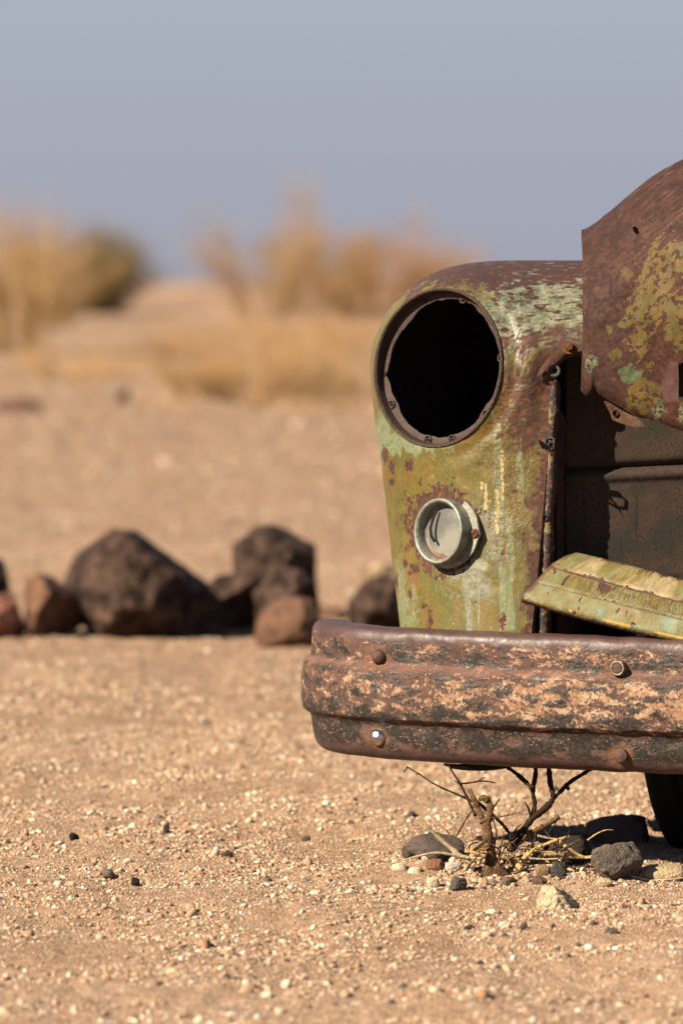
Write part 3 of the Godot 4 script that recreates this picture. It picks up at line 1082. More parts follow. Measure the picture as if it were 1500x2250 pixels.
func hood_paint(u: float, v: float) -> Color:
	var w := hood_at(u, v * 1.3)
	var p := w * 1000.0
	var px := 1275.0 + 830.0 * u
	var py := curve(HOOD_LOW, px) + (curve(HOOD_TOP, px) - curve(HOOD_LOW, px)) * minf(1.0, (v * 1.3 if v * 1.3 < 0.5 else 0.5 + 0.5 * sin((minf(v * 1.3, 1.0) - 0.5) * PI)))
	var x := mx(px)
	var y := my(py)
	var mid := n_mid.get_noise_3dv(p)
	var fine := n_fine.get_noise_3dv(p)
	var grit := n_grit.get_noise_3dv(p)
	var scratch := n_mid.get_noise_3d((p.x + p.y * 0.75) * 0.35, (p.y - p.x * 0.75) * 4.0, p.z * 0.2)
	var c := rgb(82, 53, 43).lerp(rgb(62, 39, 31), clampf(0.5 + mid * 1.4 + fine * 1.1, 0, 1))
	var redder := step01(-0.2, 0.3, (px - 1395.0) / 90.0 + mid * 1.2) * step01(500.0, 620.0, py)
	c = c.lerp(rgb(94, 54, 38).lerp(rgb(70, 40, 31), clampf(0.5 + fine * 2.0, 0, 1)), redder * 0.85)
	var h := 0.4
	var r := 0.78
	# rubbed streaks near the top
	var sk := step01(0.22, 0.5, scratch + fine * 0.3) * step01(560.0, 480.0, py) * step01(1330.0, 1420.0, px)
	c = c.lerp(rgb(150, 104, 80), sk * 0.5)
	c = c.lerp(rgb(150, 92, 62), step01(0.52, 0.7, n_spot.get_noise_3d(p.x * 0.7, p.y, p.z + 31.0) + 0.2 * fine) * 0.5)
	# olive paint that is left: a band from the upper right down to the left
	var diag := n_mid.get_noise_3d((p.x - p.y) * 1.4 + 60.0, (p.x + p.y) * 0.5, 3.0)
	var wob := diag * 0.9 + fine * 0.55 - 0.10
	var ol := 0.0
	for q in [[1490, 565, 62, 46], [1446, 628, 50, 54], [1418, 692, 40, 44], [1402, 750, 26, 36], [1374, 712, 16, 18]]:
		ol = maxf(ol, step01(-0.04, 0.10, spot(x, y, q[0], q[1], q[2], q[3]) + wob))
	ol = maxf(ol, step01(-0.08, 0.10, spot(x, y, 1492, 705, 34, 60) + mid * 0.5 + fine * 0.2))
	ol = maxf(ol, step01(-0.08, 0.10, spot(x, y, 1376, 600, 16, 18) + mid * 0.6 + fine * 0.4) * 0.6)
	ol = maxf(ol, step01(-0.08, 0.10, spot(x, y, 1338, 725, 8, 12) + fine * 0.6))
	ol = maxf(ol, step01(-0.1, 0.12, spot(x, y, 1408, 865, 36, 56) + mid * 0.8 + fine * 0.2))
	ol = maxf(ol, step01(-0.1, 0.12, spot(x, y, 1350, 780, 14, 14) + mid * 0.8 + fine * 0.4) * 0.8)
	var oc := rgb(118, 96, 38).lerp(rgb(100, 90, 42), clampf(0.5 + mid * 2.0, 0, 1)).lerp(rgb(138, 104, 52), clampf(fine * 1.6, 0, 0.6))
	ol *= 1.0 - 0.9 * step01(0.26, 0.36, n_spot.get_noise_3d(p.x * 1.2, p.y * 1.2, p.z) + 0.35 * fine)
	c = c.lerp(oc, ol * 0.95)
	h += 0.25 * ol
	r = lerpf(r, 0.66, ol)
	# darker green and whitish spots
	var dg := step01(-0.1, 0.1, spot(x, y, 1385, 825, 26, 26) + mid * 0.6 + fine * 0.3)
	c = c.lerp(rgb(84, 106, 78).lerp(rgb(110, 120, 76), clampf(0.5 + fine * 2.0, 0, 1)), dg * 0.9)
	var mint := step01(-0.1, 0.1, spot(x, y, 1298, 800, 14, 20) + mid * 0.8 + n_spot.get_noise_3dv(p) * 0.5 + fine * 0.4)
	mint = maxf(mint, step01(-0.1, 0.1, spot(x, y, 1443, 905, 17, 20) + mid * 0.8 + n_spot.get_noise_3dv(p) * 0.5 + fine * 0.4))
	mint = maxf(mint, step01(-0.1, 0.1, spot(x, y, 1498, 905, 14, 22) + mid * 0.8 + n_spot.get_noise_3dv(p) * 0.5 + fine * 0.4))
	c = c.lerp(rgb(150, 150, 112).lerp(rgb(88, 104, 70), clampf(0.5 + fine * 2.2, 0, 1)), mint * 0.85 * step01(-0.25, 0.05, n_fine.get_noise_3dv(p * 1.4 + Vector3(40, 0, 0))))
	# pinkish bare patch by the handle hole
	c = c.lerp(rgb(116, 84, 78), step01(-0.1, 0.15, spot(x, y, 1480, 840, 30, 46) + mid * 0.5) * 0.7)
	var crack := n_crack.get_noise_3d(p.x * 0.8, p.y * 1.6, p.z) + 1.0
	c = c.lerp(rgb(86, 58, 36), (1.0 - step01(0.02, 0.09, crack)) * ol * 0.45 * step01(660.0, 600.0, py))
	c = c * (1.0 + 0.13 * grit)
	c.a = h + 0.1 * fine
	rough_out = clampf(r + 0.15 * fine, 0.25, 1.0)
	return c

func build_hood() -> void:
	var rows := []
	var uvs := []
	var n_u := 190
	var n_v := 150
	for j in n_v + 1:
		var v := j / float(n_v) * 1.3
		var r := PackedVector3Array()
		var uu := PackedVector2Array()
		for k in n_u + 1:
			var u := pow(k / float(n_u), 1.5)
			var p := hood_at(u, v)
			p += Vector3(-0.3, 0, 0.95) * (0.004 * n_big.get_noise_3dv(p * 1100.0) + 0.0015 * n_spot.get_noise_3dv(p * 400.0))
			r.append(p)
			uu.append(Vector2(u, v / 1.3))
		rows.append(r)
		uvs.append(uu)
	var s := Shape.new()
	s.sheet(rows, 0.0022, uvs, true)
	# holes that go right through: the small one near the top and the handle hole at the side
	var keep := PackedInt32Array()
	for k in range(0, s.i.size(), 3):
		var g := (s.t[s.i[k]] + s.t[s.i[k + 1]] + s.t[s.i[k + 2]]) / 3.0
		var px := 1275.0 + 830.0 * g.x
		var m := (s.v[s.i[k]] + s.v[s.i[k + 1]] + s.v[s.i[k + 2]]) / 3.0
		var X := 750.0 + m.x / -m.z * LENS
		var a := Vector2(m.x, m.y) - Vector2(hole_a.x, hole_a.y)
		a = a.rotated(-0.55)
		var b := Vector2(m.x, m.y) - Vector2(hole_b.x, hole_b.y)
		if pow(a.x / 0.0034, 2.0) + pow(a.y / 0.0062, 2.0) < 1.0 and absf(m.z - hole_a.z) < 0.12: continue
		if absf(b.x) < 0.008 and absf(b.y) < 0.026 and absf(m.z - hole_b.z) < 0.12: continue
		keep.append_array([s.i[k], s.i[k + 1], s.i[k + 2]])
	s.i = keep
	var hood := obj("hood", s, baked("rusted hood paint", bake(800, 560, hood_paint), 0.14, 0.3), truck)
	var b := Shape.new()
	var brown := matt("brown bracket rust", rgb(112, 80, 62), 0.75, 10.0, 0.15)
	var tab := []
	for e in [[1322, 878, 6.00], [1338, 905, 6.005], [1344, 922, 6.0], [1362, 930, 5.995], [1392, 938, 5.985], [1416, 936, 5.975], [1400, 918, 5.985], [1360, 893, 5.995]]:
		tab.append(at(e[0], e[1], e[2]))
	b.plate(tab, Vector3(0.0005, 0, -0.003))
	var br := obj("latch_bracket", b, brown, hood)
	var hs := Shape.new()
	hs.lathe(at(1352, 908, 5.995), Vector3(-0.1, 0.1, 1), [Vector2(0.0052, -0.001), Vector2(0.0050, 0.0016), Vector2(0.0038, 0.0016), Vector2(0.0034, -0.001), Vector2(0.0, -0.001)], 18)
	obj("bracket_hole", hs, matt("painted hole shade", rgb(46, 36, 32), 0.9, 10.0, 0.0), br)  # shallow cup, its dark colour painted for the shade in a hole

var hole_a := at(1395, 507, 6.03)
var hole_b := at(1503, 838, 5.93)

# --- lower grille bar: a folded rail that droops towards the middle
func bar_paint(u: float, v: float) -> Color:
	var p := Vector3(u * 330.0, v * 85.0, 900.0)
	var mid := n_mid.get_noise_3d(p.x * 0.5, p.y, p.z)
	var fine := n_fine.get_noise_3dv(p)
	var grit := n_grit.get_noise_3dv(p)
	var c := rgb(126, 114, 58).lerp(rgb(138, 138, 90), clampf(0.5 + mid * 1.8, 0, 1))
	c = c.lerp(rgb(168, 132, 66), clampf(fine * 1.6, 0, 0.6))
	var h := 0.6
	var r := 0.55
	if v < 0.36:   # top fold: cream and bare
		c = c.lerp(rgb(196, 174, 130), 0.95 * step01(-0.35, 0.9, n_big.get_noise_3dv(p * 1.6) * 1.2 + mid * 0.4 + fine * 0.3 + 0.35 - absf(v - 0.2) * 2.0))
	var ru := step01(0.10, 0.03, v + fine * 0.05 + mid * 0.09)
	ru = maxf(ru, 0.8 * step01(0.02, 0.16, mid + fine * 0.4 - absf(v - 0.33) * 6.0 + 0.05))
	ru = maxf(ru, step01(0.03, 0.01, absf(v - 0.355) + fine * 0.02 + mid * 0.02))
	ru = maxf(ru, 0.7 * step01(0.016, 0.006, absf(v - 0.60) + fine * 0.01))
	ru = maxf(ru, step01(0.87, 0.93, v + fine * 0.06 + mid * 0.05))
	ru = maxf(ru, step01(0.56, 0.64, n_spot.get_noise_3dv(p * 0.9) + fine * 0.15))
	ru = maxf(ru, step01(1.0, 0.6, Vector2((u - 0.315) / 0.045, (v - 0.44) / 0.05).length() + fine * 0.6))
	ru = maxf(ru, step01(0.02, 0.0, u + fine * 0.02 - 0.004) * 0.8)
	c = c.lerp(rust(p, 0.2), ru)
	h -= 0.25 * ru
	r = lerpf(r, 0.8, ru)
	var gm := step01(0.1, 0.3, n_mid.get_noise_3d(p.x * 0.7 + 55.0, p.y * 1.2, 40.0)) * step01(0.60, 0.66, v) * step01(0.90, 0.84, v)
	c = c.lerp(rgb(138, 158, 128), gm * 0.7)
	# yellow line painted along the lower edge
	var yl := 0.85 * step01(0.030, 0.014, absf(v - 0.835 - 0.01 * mid) + fine * 0.016) * step01(-0.10, 0.12, n_mid.get_noise_3d(p.x * 0.35, 7.0, 7.0) + fine * 0.35)
	c = c.lerp(rgb(224, 190, 92), yl * (1.0 - ru))
	if v > 0.36 and v < 0.6:
		var crack := n_crack.get_noise_3d(p.x * 2.0, p.y * 1.6, 5.0) + 1.0
		var l := (1.0 - step01(0.04, 0.16, crack)) * step01(0.1, 0.35, u)
		c = c.lerp(rgb(80, 56, 34), l * 0.5)
		h -= 0.2 * l
	c = c * (1.0 + grit * 0.12)
	c.a = h + fine * 0.08
	rough_out = clampf(r + fine * 0.12, 0.25, 1.0)
	return c

func build_bar() -> void:
	# section points at the left end and at the far right, from the top edge down to the turned lip
	var left := [[1262, 1222, 6.040], [1265, 1216, 6.034], [1240, 1224, 6.022], [1212, 1240, 6.006], [1207, 1246, 6.003], [1200, 1252, 5.999], [1180, 1274, 5.984], [1176, 1280, 5.983], [1172, 1284, 5.981], [1152, 1304, 5.974], [1146, 1312, 5.973], [1145, 1318, 5.976], [1150, 1322, 5.990]]
	var right := [[1620, 1322, 5.955], [1620, 1314, 5.949], [1620, 1336, 5.930], [1620, 1352, 5.914], [1620, 1358, 5.912], [1620, 1363, 5.909], [1620, 1388, 5.893], [1620, 1392, 5.893], [1620, 1397, 5.891], [1620, 1422, 5.886], [1620, 1428, 5.885], [1620, 1434, 5.888], [1620, 1436, 5.902]]
	var bend := [0, -4, -4, -2, 0, 0, 0, 2, 2, 4, 6, 8, 8]
	var rows := []
	var uvs := []
	var n := left.size()
	for j in (n - 1) * 4 + 1:
		var k := mini(j / 4, n - 2)
		var g := j / 4.0 - k
		var r := PackedVector3Array()
		var u := PackedVector2Array()
		for i in 81:
			var e := i / 80.0
			var q := []
			for kk in [k, k + 1]:
				var lx := lerpf(left[kk][0], right[kk][0], e)
				var ly: float = lerpf(left[kk][1], right[kk][1], e) + bend[kk] * sin(PI * e)
				q.append(at(lx, ly, lerpf(left[kk][2], right[kk][2], e)))
			var p: Vector3 = q[0].lerp(q[1], g)
			p += Vector3(-0.1, 0.3, 0.9) * 0.0012 * n_spot.get_noise_3dv(p * 500.0)
			r.append(p)
			u.append(Vector2(e, j / float((n - 1) * 4)))
		rows.append(r)
		uvs.append(u)
	var s := Shape.new()
	s.sheet(rows, 0.002, uvs, true)
	obj("grille_bar", s, baked("worn bar paint", bake(560, 180, bar_paint), 0.12), truck)

func panel_paint(u: float, v: float) -> Color:
	var p := Vector3(u * 570.0, v * 330.0, 1500.0)
	var mid := n_mid.get_noise_3dv(p)
	var fine := n_fine.get_noise_3dv(p)
	var grit := n_grit.get_noise_3dv(p)
	var c := rgb(72, 62, 54).lerp(rgb(84, 68, 56), clampf(0.5 + mid * 2.0, 0, 1))
	c = c.lerp(rgb(60, 60, 50), clampf(n_big.get_noise_3dv(p * 1.3) * 2.0, 0, 0.7))
	c = c.lerp(rgb(92, 58, 46), step01(0.45, 0.6, n_spot.get_noise_3dv(p)) * 0.5)
	c = c.lerp(rgb(40, 30, 27), step01(0.44, 0.54, n_fine.get_noise_3dv(p * 1.6) + 0.3 * mid) * 0.8)
	var st := n_mid.get_noise_3d(p.x * 2.0, p.y * 0.12, 77.0)
	c = c.lerp(rgb(44, 38, 33), step01(0.45, 0.6, st) * 0.5)
	c = c * (1.0 + grit * 0.15)
	c.a = 0.5 + fine * 0.2
	rough_out = 0.75
	return c

func build_grille() -> void:
	# radiator shroud behind the opening, with a pressed rib
	var rows := []
	var uvs := []
	for j in 111:
		var r := PackedVector3Array()
		var u := PackedVector2Array()
		for i in 61:
			var py := lerpf(770, 1285, j / 110.0)
			var px := lerpf(1243, 2100, i / 60.0)
			var rib := py - 1028.0 + (px - 1400.0) * 0.05
			var d := 6.118
			d += 0.012 * exp(-pow((rib + 4.0) / 8.0, 2.0)) - 0.006 * exp(-pow((rib - 16.0) / 9.0, 2.0))
			d += 0.002 * sin(i * 0.21) * sin(j * 0.06)
			if py > 1262: d += 0.03 * pow((py - 1262.0) / 23.0, 2.0)
			r.append(at(px, py, d))
			u.append(Vector2(i / 60.0, j / 110.0))
		rows.append(r)
		uvs.append(u)
	var s := Shape.new()
	s.sheet(rows, 0.003, uvs, true)
	obj("radiator_shroud", s, baked("dull brown primer", bake(560, 300, panel_paint), 0.1, 0.2), truck)
	# dark frame below the shroud and to its side
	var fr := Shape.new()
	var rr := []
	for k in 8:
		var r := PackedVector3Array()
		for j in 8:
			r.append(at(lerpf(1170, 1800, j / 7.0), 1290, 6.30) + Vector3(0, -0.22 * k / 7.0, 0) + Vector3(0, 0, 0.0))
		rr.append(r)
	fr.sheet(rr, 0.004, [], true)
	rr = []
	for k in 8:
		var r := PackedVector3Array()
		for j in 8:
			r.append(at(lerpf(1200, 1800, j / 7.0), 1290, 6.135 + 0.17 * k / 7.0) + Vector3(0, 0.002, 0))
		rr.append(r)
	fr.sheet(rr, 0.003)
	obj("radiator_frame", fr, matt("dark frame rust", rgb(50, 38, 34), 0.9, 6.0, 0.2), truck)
	# post along the opening
	var post := Shape.new()
	var pr := []
	var pu := []
	for j in 61:
		var g := j / 60.0
		var y0 := lerpf(838, 1400, g)
		var x0 := lerpf(1207, 1179, g)
		var w := lerpf(20, 27, g) + 2.0 * sin(g * 21.0)
		var r := PackedVector3Array()
		var u := PackedVector2Array()
		var dent := 0.0025 * n_spot.get_noise_2d(j * 9.0, 4.0)
		for e in [[-0.1, 0.022], [0.02, 0.006], [0.25, 0.0], [0.5, -0.002], [0.78, 0.0], [0.96, 0.006], [1.02, 0.02]]:
			r.append(at(x0 + w * e[0], y0, 6.058 + e[1] + dent))
			u.append(Vector2(e[0], g))
		pr.append(r)
		pu.append(u)
	post.sheet(pr, 0.0015, pu, true)
	var post_maps := bake(64, 512, func(u: float, v: float) -> Color:
		var p := Vector3(u * 20.0, v * 380.0, 2500.0)
		var mid := n_mid.get_noise_3dv(p)
		var fine := n_fine.get_noise_3dv(p)
		var c := rust(p, 0.05).lerp(rgb(52, 44, 42), step01(-0.05, 0.2, mid + 0.1))
		c = c.lerp(rgb(134, 116, 70), step01(0.14, 0.26, n_mid.get_noise_3d(p.x, p.y * 0.7, 9.0) - u * 0.25 + fine * 0.2))
		c = c.lerp(rgb(146, 104, 68), step01(0.34, 0.44, fine + mid * 0.4))
		c.a = 0.5 + 0.3 * fine
		rough_out = 0.7
		return c)
	var post_o := obj("grille_post", post, baked("scabby post paint", post_maps, 0.12), truck)
	var grey := matt("grey iron", rgb(88, 76, 70), 0.7, 14.0, 0.12, 0.2)
	var eye := Shape.new()
	eye.lathe(at(1217, 815, 6.053), Vector3(-0.15, 0.05, 1), [Vector2(0.0092, -0.004), Vector2(0.0094, 0.001), Vector2(0.0086, 0.002), Vector2(0.0052, 0.0018), Vector2(0.0044, 0.0), Vector2(0.0044, -0.004)], 30)
	eye.block(at(1214, 830, 6.058), Vector3(0.011, 0.02, 0.003))
	obj("eyelet", eye, grey, post_o)
	var clip := Shape.new()
	clip.plate([at(1181, 966, 6.035), at(1196, 974, 6.045), at(1208, 984, 6.045), at(1206, 990, 6.04), at(1190, 986, 6.03)], Vector3(0.001, 0, -0.002))
	clip.tube([at(1196, 978, 6.045), at(1200, 964, 6.05), at(1212, 962, 6.045), at(1217, 966, 6.04), at(1216, 984, 6.04), at(1207, 991, 6.045), at(1198, 988, 6.05)], [0.0018, 0.0018, 0.002, 0.002, 0.002, 0.002, 0.0018], 6)
	clip.plate([at(1196, 962, 6.05), at(1219, 962, 6.046), at(1218, 972, 6.046), at(1198, 974, 6.05)], Vector3(0, 0, -0.003))
	obj("clip", clip, matt("black spring steel", rgb(52, 42, 40), 0.6, 14.0, 0.1, 0.3), post_o)
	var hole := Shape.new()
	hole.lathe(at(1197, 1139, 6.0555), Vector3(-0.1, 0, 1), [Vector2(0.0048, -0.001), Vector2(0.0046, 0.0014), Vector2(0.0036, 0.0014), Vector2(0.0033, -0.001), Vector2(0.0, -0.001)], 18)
	obj("screw_hole", hole, matt("painted hole shade", rgb(46, 36, 32), 0.9, 10.0, 0.0), post_o)  # hole depth is only suggested: shade painted on a dark disc
	# torn metal at the corner of the arch
	var torn := Shape.new()
	torn.plate([at(1178, 828, 6.05), at(1192, 818, 6.046), at(1204, 800, 6.044), at(1212, 782, 6.046), at(1200, 790, 6.05), at(1184, 812, 6.053)], Vector3(0, 0, -0.003))
	obj("torn_edge", torn, matt("purple rust", rgb(96, 66, 58), 0.8, 12.0, 0.15), post_o)

func build_wheel() -> void:
	var wheel := Node3D.new()
	wheel.name = "wheel"
	truck.add_child(wheel)
	var hub := Vector3(0.622, 0.310, -6.42)
	wheel.position = hub - truck.position
	var axis := Vector3(-cos(deg_to_rad(YAW)), 0, -sin(deg_to_rad(YAW)))
	var tyre := Shape.new()
	tyre.lathe(hub, axis, [Vector2(0.215, -0.070), Vector2(0.235, -0.080), Vector2(0.29, -0.086), Vector2(0.325, -0.078), Vector2(0.342, -0.064), Vector2(0.348, -0.045), Vector2(0.348, -0.030), Vector2(0.342, -0.027), Vector2(0.342, -0.022), Vector2(0.350, -0.019), Vector2(0.351, 0.019), Vector2(0.342, 0.022), Vector2(0.342, 0.027), Vector2(0.348, 0.030), Vector2(0.348, 0.045), Vector2(0.342, 0.064), Vector2(0.325, 0.078), Vector2(0.29, 0.086), Vector2(0.235, 0.080), Vector2(0.215, 0.070)], 96)
	obj("tyre", tyre, matt("old rubber", rgb(40, 38, 37), 0.85, 8.0, 0.2), wheel)
	var rim := Shape.new()
	rim.lathe(hub, axis, [Vector2(0.222, -0.074), Vector2(0.205, -0.066), Vector2(0.195, -0.02), Vector2(0.08, -0.01), Vector2(0.07, 0.03), Vector2(0.0, 0.03), Vector2(0.0, 0.034), Vector2(0.076, 0.034), Vector2(0.09, 0.0), Vector2(0.19, 0.02), Vector2(0.205, 0.066), Vector2(0.222, 0.074)], 64)
	obj("wheel_rim", rim, matt("rusty wheel", rgb(84, 58, 46), 0.85, 8.0, 0.2), wheel)

func build_truck() -> void:
	truck = thing("wrecked_truck", Vector3(0.35, 0, -6.3))
	tag(truck, "rusted olive green truck front with empty headlight socket and chipped bumper", "truck")
	build_fender()
	build_grille()
	build_hood()
	build_bar()
	build_bumper()
	build_wheel()

# ------------------------------------------------------------------ rocks
# a stone cut by planes; dirs on a cube-sphere; knobs = unevenness in parts of its size
func rock_shape(mid: Vector3, planes: Array, size: float, knob: float, seed_: int, n := 22, soft := 0.0) -> Shape:
	var f := noise(seed_, 1.6, 5)
	f.fractal_gain = 0.55
	var st := SurfaceTool.new()
	st.begin(Mesh.PRIMITIVE_TRIANGLES)
	st.set_smooth_group(1)
	for face in 6:
		var rows := []
		for j in n + 1:
			var r := PackedVector3Array()
			for k in n + 1:
				var a := tan((2.0 * j / n - 1.0) * PI / 4.0)
				var b := tan((2.0 * k / n - 1.0) * PI / 4.0)
				if j == 0: a = -1.0
				if j == n: a = 1.0
				if k == 0: b = -1.0
				if k == n: b = 1.0
				var d: Vector3
				match face:
					0: d = Vector3(1, a, b)
					1: d = Vector3(-1, b, a)
					2: d = Vector3(b, 1, a)
					3: d = Vector3(a, -1, b)
					4: d = Vector3(a, b, 1)
					5: d = Vector3(b, a, -1)
				d = d.normalized()
				var inv := 0.0
				if soft > 0.0:
					for p in planes:
						var q: float = d.dot(p[0]) / p[1]
						if q > 0.0: inv += pow(q, soft)
					inv = pow(inv, 1.0 / soft)
				else:
					for p in planes:
						inv = maxf(inv, d.dot(p[0]) / p[1])
				var rad := 1.0 / inv
				rad *= 1.0 + knob * f.get_noise_3dv(d * rad / size * 1.7 + Vector3(seed_, 0, 0)) * 2.0
				r.append(d * rad)
			rows.append(r)
		for j in n:
			for k in n:
				var q := [rows[j][k], rows[j][k + 1], rows[j + 1][k + 1], rows[j + 1][k]]
				for t in [[0, 1, 2], [0, 2, 3]]:
					for e in t: st.add_vertex(q[e])
	st.generate_normals()
	var arr := st.commit_to_arrays()
	var s := Shape.new()
	s.v = arr[Mesh.ARRAY_VERTEX]
	s.n = arr[Mesh.ARRAY_NORMAL]
	s.t.resize(s.v.size())
	for k in s.v.size():
		if s.n[k].dot(s.v[k]) < 0.0: s.n[k] = -s.n[k]
		s.v[k] += mid
	for k in range(0, s.v.size(), 3):
		var a := s.v[k]
		var nn := (s.v[k + 2] - a).cross(s.v[k + 1] - a)
		if nn.dot((a + s.v[k + 1] + s.v[k + 2]) / 3.0 - mid) < 0.0:
			s.i.append_array([k, k + 2, k + 1])
		else:
			s.i.append_array([k, k + 1, k + 2])
	return s

# outline: corners as seen; facets: extra cuts [normal, distance in parts of the size]
func outline_rock(outline: Array, depth: float, facets: Array, thick: float, seed_: int, knob := 0.035, n := 40) -> Shape:
	var rng := RandomNumberGenerator.new()
	rng.seed = seed_
	var c2 := Vector2.ZERO
	for p in outline: c2 += Vector2(p[0], p[1])
	c2 /= outline.size()
	var mid := at(c2.x, c2.y, depth)
	var pts := []
	var size := 0.0
	for p in outline:
		var q := at(p[0], p[1], depth) - mid
		pts.append(Vector2(q.x, q.y))
		size = maxf(size, pts.back().length())
	var planes := []
	for k in pts.size():
		var a: Vector2 = pts[k]
		var b: Vector2 = pts[(k + 1) % pts.size()]
		var e := (b - a).normalized()
		var nn := Vector2(e.y, -e.x)
		if nn.dot(a) < 0.0: nn = -nn
		var dist := maxf(nn.dot(a), 0.004)
		var tilt := rng.randf_range(-0.25, 0.3)
		planes.append([Vector3(nn.x, nn.y, tilt).normalized(), dist / sqrt(1.0 + tilt * tilt)])
		planes.append([Vector3(nn.x, nn.y, 1.1 + tilt).normalized(), (dist + thick * size * 0.8) / 1.9])
	planes.append([Vector3(0.1, 0.15, 1).normalized(), thick * size])
	planes.append([Vector3(-0.1, 0.1, -1).normalized(), thick * size])
	for k in 7:
		planes.append([Vector3(rng.randf_range(-0.8, 0.8), rng.randf_range(-0.3, 0.7), rng.randf_range(0.5, 1.0)).normalized(), size * rng.randf_range(0.66, 0.82)])
	for q in facets: planes.append([(q[0] as Vector3).normalized(), q[1] * size])
	return rock_shape(mid, planes, size, knob, seed_, n, 0.0)

func build_rocks() -> void:
	var basalt := matt("dark basalt", rgb(140, 108, 92), 0.85, 1.7, 1.8)
	basalt.albedo_texture = mottle(512, 45, 0.014, 0.0, 1.0, 5, 0.7)
	var brown := matt("brown basalt", rgb(146, 108, 86), 0.9, 3.1, 1.4)
	var red := matt("reddish stone", rgb(164, 110, 90), 0.9, 3.0, 1.2)
	var g := "dark rocks set in a row across the sand"
	var list := [
		["rock", [[-60, 1270], [-10, 1232], [14, 1258], [24, 1318], [-10, 1350], [-70, 1345]], 10.5, [], 0.7, 3, basalt, "black rock cut off by the photo edge, behind the small reddish stone"],
		["rock", [[-45, 1330], [0, 1312], [36, 1322], [50, 1362], [34, 1396], [-40, 1402]], 10.15, [[Vector3(0.5, 0.1, 0.8), 0.55]], 0.7, 5, red, "reddish stone at the photo edge, in front of the black rock"],
		["rock", [[56, 1340], [72, 1262], [92, 1256], [128, 1292], [166, 1318], [196, 1404], [60, 1408]], 10.2, [[Vector3(0.74, -0.38, 0.56), 0.22], [Vector3(-0.5, 0.5, 0.7), 0.45]], 0.75, 9, brown, "low pointed rock with a black shaded face, next to the largest rock"],
		["rock", [[170, 1292], [205, 1206], [262, 1166], [300, 1170], [360, 1222], [420, 1268], [486, 1318], [508, 1400], [214, 1404], [178, 1330]], 10.25, [[Vector3(0.80, -0.05, 0.60), 0.46], [Vector3(-0.66, 0.22, 0.72), 0.50], [Vector3(0.10, 0.12, 0.98), 0.55]], 0.66, 14, basalt, "largest dark rock with a peaked top and long slope to one side"],
		["rock", [[520, 1222], [534, 1184], [560, 1165], [592, 1164], [640, 1192], [686, 1216], [690, 1310], [660, 1330], [524, 1330]], 10.75, [[Vector3(0.80, -0.1, 0.60), 0.50], [Vector3(-0.55, 0.0, 0.83), 0.42], [Vector3(0.1, 0.8, 0.6), 0.62]], 0.7, 21, basalt, "blocky dark rock standing highest of the second heap"],
		["rock", [[446, 1290], [470, 1266], [520, 1258], [580, 1262], [612, 1290], [600, 1398], [470, 1398]], 10.42, [[Vector3(-0.30, 0.82, 0.5), 0.36], [Vector3(0.5, -0.55, 0.66), 0.22]], 0.6, 27, basalt, "slab shaped rock with a sunlit top, wedged beside the peaked rock"],
		["rock", [[570, 1300], [604, 1256], [650, 1250], [690, 1276], [706, 1340], [690, 1396], [580, 1396]], 10.30, [[Vector3(-0.5, 0.5, 0.7), 0.50], [Vector3(0.75, -0.2, 0.62), 0.40]], 0.65, 29, basalt, "dark rock between the highest block and the small brown one"],
		["rock", [[562, 1392], [590, 1342], [640, 1316], [680, 1316], [702, 1350], [708, 1400], [690, 1428], [570, 1430]], 9.88, [[Vector3(0.85, -0.1, 0.52), 0.66], [Vector3(-0.2, 0.4, 0.9), 0.6]], 0.75, 33, brown, "rounded brown rock lying foremost, just left of the bumper end"],
		["rock", [[764, 1330], [790, 1288], [830, 1274], [872, 1280], [900, 1310], [908, 1388], [770, 1390]], 10.35, [[Vector3(0.1, 0.2, 0.97), 0.7]], 0.7, 38, basalt, "brown rock half hidden behind the bottom of the fender"],
		["rock", [[694, 1352], [716, 1334], [752, 1340], [768, 1362], [750, 1384], [698, 1384]], 10.7, [], 0.8, 41, brown, "small flat stone in the gap between brown rocks left of the fender"],
	]
	for e in list:
		var s := outline_rock(e[1], e[2], e[3], e[4], e[5])
		var low := 9.0
		var m := Vector3.ZERO
		for p in s.v:
			low = minf(low, p.y)
			m += p
		m /= s.v.size()
		var o := obj(e[0], s, e[6], null, Vector3(m.x, low, m.z))
		tag(o, e[7], "rock", g)

func pebble(called: String, px: float, py: float, w: float, h: float, c: Color, label: String, cat: String, group: String, seed_: int, angular := 0.0, deep := 0.9, sink := 0.25) -> void:
	# (px, py) is the foot of the stone in the picture, w x h its size there
	var base := on_ground(px, py)
	var k := -base.z / LENS
	var sx := w * k * 0.5
	var sy := h * k * 0.5
	var rng := RandomNumberGenerator.new()
	rng.seed = seed_
	var planes := []
	var n := 16 if angular > 0.5 else 22
	for j in n:
		var d := Vector3(rng.randfn(), rng.randfn(), rng.randfn()).normalized()
		planes.append([d, rng.randf_range(1.0 - angular * 0.42, 0.98)])
	for d in [Vector3.UP, Vector3.DOWN, Vector3.LEFT, Vector3.RIGHT, Vector3.BACK, Vector3.FORWARD]: planes.append([d, 1.0])
	var s := rock_shape(Vector3.ZERO, planes, 1.0, 0.035 + 0.05 * angular, seed_, 12, 5.0 + angular * 9.0)
	var sc := Vector3(sx, sy * (1.0 + sink), sx * deep)
	var turn := Basis(Vector3.BACK, rng.randf_range(-0.12, 0.12))
	var at_ := base + Vector3(0, sc.y * (1.0 - 2.0 * sink), -sc.z * 0.5)
	for j in s.v.size():
		s.v[j] = turn * (s.v[j] * sc) + at_
		s.n[j] = (turn * (s.n[j] / sc)).normalized()
	var m := matt(called + " stone", c, 0.8, 16.0, 0.25 + 0.3 * angular)
	m.albedo_texture = pale_tex
	var o := obj(called, s, m, null, base)
	tag(o, label, cat, group)

